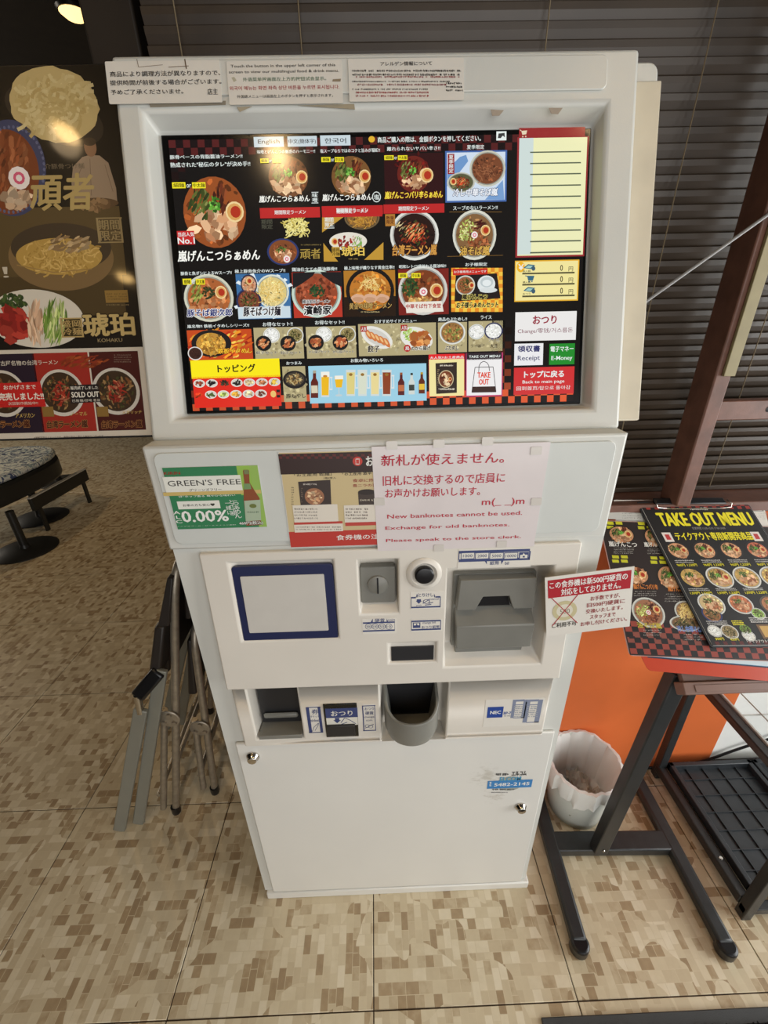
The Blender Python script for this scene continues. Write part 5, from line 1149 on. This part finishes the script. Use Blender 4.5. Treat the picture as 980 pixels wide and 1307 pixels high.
p.T('嵐げんこつ', 152, 376, 292, 398, SO, .03, 12); p.T('嵐げんこつ', 336, 380, 440, 400, SO, .03, 12); p.scrib(176, 402, 280, 438, (190, 186, 178), 4, 8, .5); p.scrib(350, 404, 450, 440, (190, 186, 178), 4, 8, .5)
p.T('嵐げんこつバリ辛', 280, 596, 400, 620, (214, 130, 60), .03, 12); p.scrib(280, 628, 400, 660, (190, 186, 178), 3, 8, .5); p.T('嵐げんこつ', 460, 610, 550, 632, (214, 130, 60), .03, 12); p.scrib(440, 640, 560, 690, (190, 186, 178), 4, 8, .5)
p.T('油そば嵐', 300, 798, 420, 822, (200, 180, 70), .03, 12); p.scrib(330, 828, 424, 866, (190, 186, 178), 3, 8, .5); p.T('冷し中華そば嵐', 510, 816, 650, 842, (120, 150, 210), .03, 12); p.scrib(540, 850, 640, 890, (190, 186, 178), 3, 8, .5)
p.build('printed_picture', 'glossyink', o)
# take out menu on a clipboard
P, w, h = quadplane(TB, (816, 643), (953, 642), (909, 824), .012)
w *= 1.0
cbd = MB().prism(rrect(-.004, w+.004, -.004, h+.006, .006, 3), P, -.004, -.0008).build('clipboard', 'dark', None, origin=P.O, bevel=.0008)
tag(cbd, 'dark clipboard with a black spring clip, topmost on the menu stand', 'clipboard')
ca, cb_ = P.px(832, 636), P.px(925, 640)
MB().prism([(ca[0]-.004, h-.004), (cb_[0]-.004, h-.004), (cb_[0]-.006, h+.012), (ca[0]-.002, h+.012)], P, .001, .007).build('clip', 'black', cbd, bevel=.002)
for x in (0,):
    x0, x1 = ca[0]-.004, cb_[0]+.004
    MB().tube([P.pt(x0+.004, h+.006, .007), P.pt(x0, h-.004, .009), P.pt(x0+.002, h-.012, .004), P.pt(x0+.03, h-.014, .0025), P.pt(x1-.03, h-.014, .0025), P.pt(x1-.002, h-.012, .004), P.pt(x1, h-.004, .009), P.pt(x1-.004, h+.006, .007)], .0014, 8).build('wire_jaw', 'chrome', cbd, smooth=True)
o = lay('takeout_menu', 'black take out menu headed in bold yellow capitals, clipped to the clipboard', 'menu', P, w, h, 'paper', .0007, .003)
p = Print(P, .0004); p.rl(.0005, w-.0005, .0005, h-.0005, (30, 27, 26), 0)
for i in range(26):
    for j in range(2): p.rl(i*w/26, (i+1)*w/26, h-(j+1)*.0075, h-j*.0075, (150, 54, 46) if (i+j) % 2 == 0 else (40, 30, 30), 1)
for i in range(30): p.rl(i*w/30, (i+1)*w/30, .001, .008, (90, 34, 30) if i % 2 else (36, 30, 30), 1)
def U_(fx, fy): return fx*w, h*(1-fy)
def tx(t, x0, y0, x1, y1, c, b=.02, lv=6): p.G(t, (x0*w, h*(1-y1)), (x1-x0)*w, (y1-y0)*h, (y1-y0)*h, c, b, lv)
def sc_(x0, y0, x1, y1, c, n=1):
    lh = (y1-y0)/n
    for i in range(n):
        x = x0
        while x < x1-.008:
            d = random.uniform(.008, .018); 
            p.rl(x*w, (x+d*.8)*w, h*(1-(y0+lh*(i+.8))), h*(1-(y0+lh*(i+.2+random.uniform(0, .25)))), c, 4+random.random()); x += d
YY = (236, 222, 44)
tx('ramenの店', .44, .03, .60, .055, SO, .02)
tx('TAKE OUT MENU', .10, .075, .95, .175, YY, .055); tx('営業時間 11:00-15:00 17:00-24:00', .36, .185, .66, .205, (150, 146, 140), 0); tx('テイクアウト専用新開発商品', .17, .225, .86, .285, YY, .03)
for fx in (.10, .90): p.rl((fx-.04)*w, (fx+.04)*w, h*.705, h*.775, (224, 214, 206), 3); p.rl((fx-.02)*w, (fx+.02)*w, h*.72, h*.76, (190, 60, 60), 4)
P0px = P.px
def bw(fx, fy, r, rim, soup, kind):    # a dish drawn in the sheet's own units
    c = (fx*w, h*(1-fy)); q0, s0 = p.q, p.sc
    p.q = lambda x, y: (c[0]+x*.001, c[1]-y*.001); p.sc = lambda x, y: .001
    p.bowl(0, 0, r*1000, r*1000*.86, rim, soup, kind, 3); p.q, p.sc = q0, s0
DKR = (44, 40, 38); WR = (216, 214, 206)
for i in range(4): bw(.13+i*.235, .36, .0245, DKR, (206, 150, 110) if i < 3 else (200, 110, 80), 'ramen'); sc_(.05+i*.235, .425, .22+i*.235, .45, (190, 186, 180), 2); tx('960円', .05+i*.235, .455, .12+i*.235, .475, YY, .02); tx('1,220円', .14+i*.235, .455, .225+i*.235, .475, YY, .02)
for i, (rim, k) in enumerate(((None, 'chashu'), (WR, 'ramen'), (WR, 'chashu'), (WR, 'red'))):
    bw(.13+i*.235, .555, .028, rim, (196, 160, 90), k); sc_(.04+i*.235, .625, .22+i*.235, .645, (190, 186, 180), 2); tx('1,070円', .04+i*.235, .65, .12+i*.235, .67, YY, .02); tx('1,220円', .14+i*.235, .65, .225+i*.235, .67, YY, .02)
bw(.17, .735, .027, WR, (206, 180, 130), 'chashu'); bw(.13, .80, .020, (50, 60, 110), (150, 100, 60), 'dark'); bw(.42, .735, .025, WR, (190, 110, 70), 'chashu'); bw(.68, .745, .024, (90, 80, 70), (180, 120, 80), 'chashu'); bw(.9, .75, .02, WR, (200, 140, 90), 'chashu')
sc_(.05, .84, .22, .875, (190, 186, 180), 3); sc_(.26, .84, .36, .875, YY, 3); sc_(.42, .82, .62, .86, (210, 206, 200), 3); bw(.52, .80, .014, WR, (150, 190, 90), 'dark')
bw(.08, .91, .014, WR, (230, 228, 220), 'rice'); bw(.20, .915, .017, WR, (150, 130, 90), 'dark'); bw(.34, .90, .013, None, (110, 140, 60), 'dark'); bw(.34, .94, .013, WR, (230, 226, 214), 'rice')
tx('300円', .05, .95, .12, .968, YY, .02); tx('450円', .17, .955, .24, .972, YY, .02); sc_(.05, .935, .12, .948, (190, 186, 180)); sc_(.16, .94, .24, .952, (190, 186, 180))
p.rl(.45*w, .70*w, h*.04, h*.13, (120, 90, 60), 3); p.rl(.47*w, .57*w, h*.05, h*.12, (200, 160, 90), 4); p.rl(.58*w, .69*w, h*.05, h*.12, (170, 80, 60), 4)
tx('「テイクアウトできるのは', .30, .965, .60, .985, SO, .02)
p.build('printed_picture', 'glossyink', o)

# ================================================================== BIN
BX, BYY = .575, .412
bt = thing('waste_bin', 'round white plastic waste bin with a white bag liner, behind the menu stand foot', 'bin', (BX, BYY, 0))
BYY = .407
MB().lathe([(0, 0), (.070, 0), (.076, .006), (.086, .10), (.096, .188), (.100, .190), (.100, .197), (.093, .196), (.083, .10), (.072, .010), (0, .010)], (BX, BYY, .001), 44).build('bucket', 'bin', bt, smooth=True)
def jit(j, k):
    a = 2*math.pi*k/72
    wv = math.sin(a*17)*.016+math.sin(a*29+1)*.014+random.uniform(-.012, .012)
    return (1+wv*(1.0 if j not in (0,) else 2.4), (.004*math.sin(a*3)+.0035*math.sin(a*5+2)+random.uniform(-.0012, .0012))*(1 if j > 0 else 4))
MB().lathe([(.1035, .145), (.1045, .165), (.1055, .19), (.102, .203), (.094, .204), (.087, .185), (.080, .12), (.074, .06), (.04, .028), (0.0, .026)], (BX, BYY, .001), 72, jit=jit, cap=False).build('bin_bag', 'bag', bt, smooth=True)
for i in range(4):
    c = Vector((BX+(-.042, .02, -.018, .03)[i], BYY+(.0, .03, -.036, -.03)[i], .062+i*.004))
    tb = MB(); n = 9; vs = []; 
    for a in range(n):
        for b in range(n):
            u, v = a/(n-1)-.5, b/(n-1)-.5
            vs.append(c+Vector((u*.065, v*.065, random.uniform(-.012, .012)+.012*math.sin(u*9+i))))
    fs = [(a*n+b, a*n+b+1, (a+1)*n+b+1, (a+1)*n+b) for a in range(n-1) for b in range(n-1)]
    tb.add(vs, fs).build('crumpled_tissue', 'tissue', None, origin=c)
    tag(bpy.context.scene.objects[-1] if False else COL.objects[-1], 'crumpled grey white tissue lying in the round waste bin', 'tissue', 'crumpled tissues in the bin')
    COL.objects[-1].name = 'crumpled_tissue'

# ================================================================== RACK WITH TRAYS
RX = .882
rk = thing('storage_rack', 'low black metal rack with a white wire shelf at the right edge, under the menus', 'rack', (RX, .13, 0))
RX2 = 1.48
for (x, y) in ((RX, .132), (RX, .484), (RX2, .132), (RX2, .484)): MB().box(x-.012, x+.012, y-.012, y+.012, 0, .446).build('leg', 'bmetal', rk, bevel=.002)
MB().box(RX-.012, RX+.012, .12, .496, .424, .446).build('side_rail', 'bmetal', rk, bevel=.003)
MB().box(RX+.012, RX+.018, .12, .496, .434, .450).build('rail_trim', 'wire', rk, bevel=.001)
MB().box(RX-.014, RX+.010, .144, .485, .028, .056).build('side_rail', 'bmetal', rk, bevel=.003)
MB().box(RX-.012, RX2, .122, .142, .020, .045).build('front_rail', 'bmetal', rk, bevel=.003)
MB().box(RX2-.012, RX2+.012, .12, .496, .424, .446).build('side_rail', 'bmetal', rk, bevel=.003)
MB().box(RX, RX2, .476, .496, .424, .444).build('back_rail', 'bmetal', rk, bevel=.003)
MB().lathe([(.0055, 0), (.004, .003), (0, .0032)], (RX-.002, .225, .0565), 12).build('screw', 'chrome', rk)
for i in range(4): MB().tube([(RX+.014, .165+i*.095, .436), (RX2, .165+i*.095, .436)], .0022, 8).build('shelf_wire', 'wire', rk, smooth=True)
for i in range(6): MB().tube([(RX+.075+i*.095, .125, .440), (RX+.075+i*.095, .490, .440)], .0018, 8).build('shelf_wire', 'wire', rk, smooth=True)
for i in range(2):
    x0 = RX+.016+i*.268; x1 = x0+.262; y0, y1 = .150, .478
    t = thing('mesh_tray', ['black plastic tray with a raised grid, left one in the bottom of the rack', 'black plastic gridded tray at the right frame edge, second from the rack leg'][i], 'tray', ((x0+x1)/2, (y0+y1)/2, .046), 'black trays in the rack')
    MB().box(x0+.012, x1-.012, y0+.012, y1-.012, .046, .052).build('tray_base', 'tray', t)
    rim = MB(); 
    rim.box(x0, x1, y0, y0+.014, .046, .072); rim.box(x0, x1, y1-.014, y1, .046, .072); rim.box(x0, x0+.014, y0, y1, .046, .072); rim.box(x1-.014, x1, y0, y1, .046, .072)
    rim.build('rim', 'tray', t, bevel=.002)
    for k in range(1, 5): MB().box(x0+k*(x1-x0)/5-.0012, x0+k*(x1-x0)/5+.0012, y0+.014, y1-.014, .052, .0565).build('rib', 'tray', t)
    for k in range(1, 7): MB().box(x0+.014, x1-.014, y0+k*(y1-y0)/7-.0012, y0+k*(y1-y0)/7+.0012, .052, .0560).build('rib', 'tray', t)
# cable along the wall
pts = [(.74, WY-.012, .006), (.95, WY-.012, .010), (1.04, WY-.014, .035), (1.13, WY-.014, .085), (1.22, WY-.014, .13), (1.34, WY-.014, .185), (1.46, WY-.014, .20)]
def smooth_pts(P, n=6):
    out = []
    for i in range(len(P)-1):
        p0, p1, p2, p3 = [Vector(P[max(0, min(len(P)-1, i+k))]) for k in (-1, 0, 1, 2)]
        for j in range(n):
            t = j/n; out.append(.5*((2*p1)+(p2-p0)*t+(2*p0-5*p1+4*p2-p3)*t*t+(3*p1-p0-3*p2+p3)*t**3))
    return out+[Vector(P[-1])]
cbl = MB().tube(smooth_pts(pts), .0042, 8).build('power_cable', 'black', None, smooth=True); tag(cbl, 'black power cable running along the foot of the orange wall and up the white wall', 'cable')
MB().box(1.30, 1.345, WY-.03, WY-.004, .165, .20).build('cable_connector', 'black', cbl, bevel=.004)
tg = MB().box(1.345, 1.42, WY-.035, WY-.004, .215, .30).build('wall_box', mat('tan_plastic', (176, 150, 110), .5), None, bevel=.006); tag(tg, 'small tan box on the white wall beside the black cable connector', 'box')
# door mat
dm = thing('door_mat', 'black entrance mat with a rubber edge at the bottom right corner', 'mat', (1.1, -.3, 0))
MB().box(.318, 1.9, -.62, -.022, .0005, .006).build('rubber_edge', 'matr', dm, bevel=.002)
MB().box(.345, 1.87, -.60, -.045, .006, .008).build('mat_backing', 'mat_', dm)
mb = MB()
for i in range(5200):
    x = random.uniform(.347, 1.1); y = -random.uniform(.046, .16); a = random.uniform(0, 6.28); hgt = random.uniform(.005, .009); dx, dy = math.cos(a)*.0022, math.sin(a)*.0022
    lx, ly = random.uniform(-.003, .003), random.uniform(-.003, .003)
    mb.add([(x-dx, y-dy, .008), (x+dx, y+dy, .008), (x+dx+lx, y+dy+ly, .008+hgt), (x-dx+lx, y-dy+ly, .008+hgt)], [(0, 1, 2, 3)])
tag(mb.build('bristles', 'mat_', dm), kind='stuff')

# ================================================================== FOLDED CHAIRS LEANING AT THE LEFT
def onY(x, y, Y): 
    d = fw+RT*((x-490)/F)-UP*((y-653.5)/F); return CAM+d*((Y-CAM.y)/d.y)
def folded_chair(name, lab_, foot, top, depth, pad=True, paint='steel'):
    foot = Vector(foot); top = Vector(top); t = thing(name, lab_, 'chair', foot, 'folded steel chairs leaning beside the machine')
    D = Vector((-.02, depth, 0)); ax = (top-foot).normalized(); out = Vector((-1, 0, 0))
    piv = foot+(top-foot)*.47
    # main hoop: up one side, across the top, down the other
    hoop = [foot+Vector((0, 0, .012)), piv, foot+(top-foot)*.82, foot+(top-foot)*.95+D*.02, top+D*.12, top+D*.5, top+D*.88, foot+(top-foot)*.95+D*.98, foot+(top-foot)*.82+D, piv+D, foot+D+Vector((0, 0, .012))]
    MB().tube(smooth_pts(hoop, 5), .0105, 12).build('main_frame', paint, t, smooth=True)
    # second leg frame, folded flat against it
    o2 = out*.030
    f2 = foot+o2*.9+Vector((0, -.01, .04))
    h2 = [f2, piv+o2*1.05, piv+o2*1.05+ax*.02]
    for dd in (Vector((0, 0, 0)), D): MB().tube([q+dd for q in h2], .0095, 12).build('leg', paint, t, smooth=True)
    MB().tube([f2+Vector((0, 0, .06)), f2+D+Vector((0, 0, .06))], .007, 10).build('stretcher', paint, t, smooth=True)
    MB().tube([foot+ax*.22, foot+D+ax*.22], .007, 10).build('stretcher', paint, t, smooth=True)
    for dd in (Vector((0, 0, 0)), D):
        q = piv+dd+Vector((-.013, -.013 if dd.y == 0 else .013, 0))
        pv = MB().lathe([(.030, -.002), (.030, .001), (.027, .003), (0, .003)], q, 16, axis=(Vector((1, 0, 0)), Vector((0, 0, 1)), Vector((0, -1, 0)))).build('pivot_plate', 'steel', t, bevel=.0008)
        for (dx, dz) in ((-.013, -.010), (.014, -.012), (.006, .017)):
            MB().lathe([(.007, 0), (.006, .005), (0, .0055)], q+Vector((dx, -.003, dz)), 12, axis=(Vector((1, 0, 0)), Vector((0, 0, 1)), Vector((0, -1, 0)))).build('rivet', 'steel', pv, smooth=True)
    if pad:
        a = foot+(top-foot)*.62+out*.022; b = foot+(top-foot)*.93+out*.014
        MB().hexa([a+out*.026+D*.05, a+D*.05, a+D*.95, a+out*.026+D*.95, b+out*.014+D*.05, b+D*.05, b+D*.95, b+out*.014+D*.95]).build('seat', 'pad', t, bevel=.008, seg=3)
        a = foot+(top-foot)*.80+out*-.012; b = foot+(top-foot)*.97+out*-.008
        MB().hexa([a+out*-.016+D*.1, a+D*.1, a+D*.9, a+out*-.016+D*.9, b+out*-.012+D*.1, b+D*.1, b+D*.9, b+out*-.012+D*.9]).build('backrest', 'pad', t, bevel=.005, seg=3)
    for dd in (Vector((0, 0, 0)), D): MB().lathe([(.0, 0), (.0125, 0), (.0135, .006), (.013, .028), (.0, .030)], foot+dd, 14).build('foot_cap', 'black', t, smooth=True)
    return t
folded_chair('folding_chair', 'folded steel tube chair with dark padding, middle one of the leaning row', (-.648, .430, 0), onY(222, 726, .47), .36)
folded_chair('folding_chair', 'folded steel tube chair tucked nearest to the machine, behind the others', (-.548, .485, 0), onY(246, 806, .52), .34)
folded_chair('folding_chair', 'folded steel tube chair mostly hidden behind the machine edge', (-.47, .56, 0), (-.40, .58, .60), .32)
# grey legged folding chair at the far left
fa = Vector((-.800, .385, 0)); fb = Vector((-.752, .402, 0))
gt = thing('folding_chair', 'folded chair with flat grey painted legs and dark seat, leftmost of the leaning row', 'chair', fa, 'folded steel chairs leaning beside the machine')
ja = onY(180, 905, .40); jb = onY(205, 860, .42); tp = onY(214, 740, .45)
for dd in (Vector((0, 0, 0)), Vector((-.015, .34, 0))):
    MB().bar(fa+dd, ja+dd, .012, .034, (1, 0, 0)).build('leg', 'greypaint', gt, bevel=.003)
    MB().bar(fb+dd, jb+dd+(tp-jb)*.05, .012, .032, (1, 0, 0)).build('leg', 'greypaint', gt, bevel=.003)
    MB().tube([ja+dd-Vector((.004, 0, .012)), ja+dd+Vector((.004, .0, .05))], .009, 12).build('chrome_sleeve', 'chrome', gt, smooth=True)
    MB().bar(ja+dd+Vector((.004, 0, .045)), jb+dd+Vector((.0, 0, .01)), .020, .036, (1, 0, 0)).build('hinge', 'black', gt, bevel=.006)
s0 = onY(203, 866, .415); D = Vector((-.015, .34, 0)); s1_ = onY(210, 800, .44); s2_ = onY(216, 738, .46)
o_ = Vector((-.028, 0, 0))
MB().hexa([s0+o_, s0, s0+D, s0+o_+D, s1_+o_*.9, s1_, s1_+D, s1_+o_*.9+D]).build('seat', 'pad', gt, bevel=.006)
MB().hexa([s1_+o_*.6, s1_+Vector((.01, 0, 0)), s1_+D, s1_+o_*.6+D, s2_+o_*.2, s2_+Vector((.008, 0, 0)), s2_+D, s2_+o_*.2+D]).build('backrest', 'pad', gt, bevel=.006)

# ================================================================== STOOLS FAR AT THE LEFT
def stool(x, y, lab_, zs=.40, r=.165, top=True):
    t = thing('round_stool', lab_, 'stool', (x, y, 0), 'dark pedestal stools at the left')
    MB().lathe([(0, 0), (r, 0), (r, .006), (r-.012, .012), (.03, .020), (.022, .05), (0, .05)], (x, y, 0), 40).build('base_disc', 'skirt', t, smooth=True)
    MB().lathe([(.024, .02), (.024, zs), (.0, zs)], (x, y, 0), 20).build('column', 'skirt', t, smooth=True)
    if top: MB().lathe([(0, zs), (.165, zs), (.17, zs+.01), (.17, zs+.055), (.15, zs+.07), (0, zs+.075)], (x, y, 0), 40).build('seat', 'skirt', t, smooth=True)
    return t
stool(-2.36, 2.13, 'dark stool with a round foot disc, nearest of those at the left edge', .285, .185, False)
stool(-2.62, 2.64, 'dark stool with a round foot disc, middle one under the bench end', .285, .185, False)
stool(-3.02, 3.45, 'dark stool whose foot disc just shows past the chrome edged board', .285, .185, False)
bn = thing('bench_seat', 'upholstered seat with blue and white floral cover and grey skirt, under the poster', 'seat', (-2.80, 2.44, .285))
def blob(cx, cy, rx, ry, n=40): return [(cx+rx*(abs(math.cos(t))**.8)*(1 if math.cos(t) > 0 else -1), cy+ry*(abs(math.sin(t))**.8)*(1 if math.sin(t) > 0 else -1)) for t in [2*math.pi*i/n for i in range(n)]]
ZP = Plane((0, 0, 0), (1, 0, 0), (0, 1, 0))
MB().prism(blob(-2.80, 2.44, .385, .58), ZP, .285, .425).build('skirt', 'skirt', bn, bevel=.02)
MB().prism(blob(-2.80, 2.44, .38, .575), ZP, .43, .475).build('seat_cushion', 'floral', bn, bevel=.018, seg=3)
cbm = MB().box(-2.42, -2.395, 2.36, 2.98, .18, .27).build('kick_board', 'skirt', None, bevel=.002); tag(cbm, 'narrow dark board with a bright chrome top edge beside the stools', 'board')
for yy in (2.40, 2.90): MB().box(-2.415, -2.400, yy, yy+.03, 0, .18).build('bracket', 'skirt', cbm)
MB().box(-2.422, -2.393, 2.36, 2.98, .27, .278).build('chrome_edge', mat('chrome_painted_gleam', (232, 232, 228), .3, .3), cbm, bevel=.001)  # near-white satin colour paints in the gleam of light on the chrome
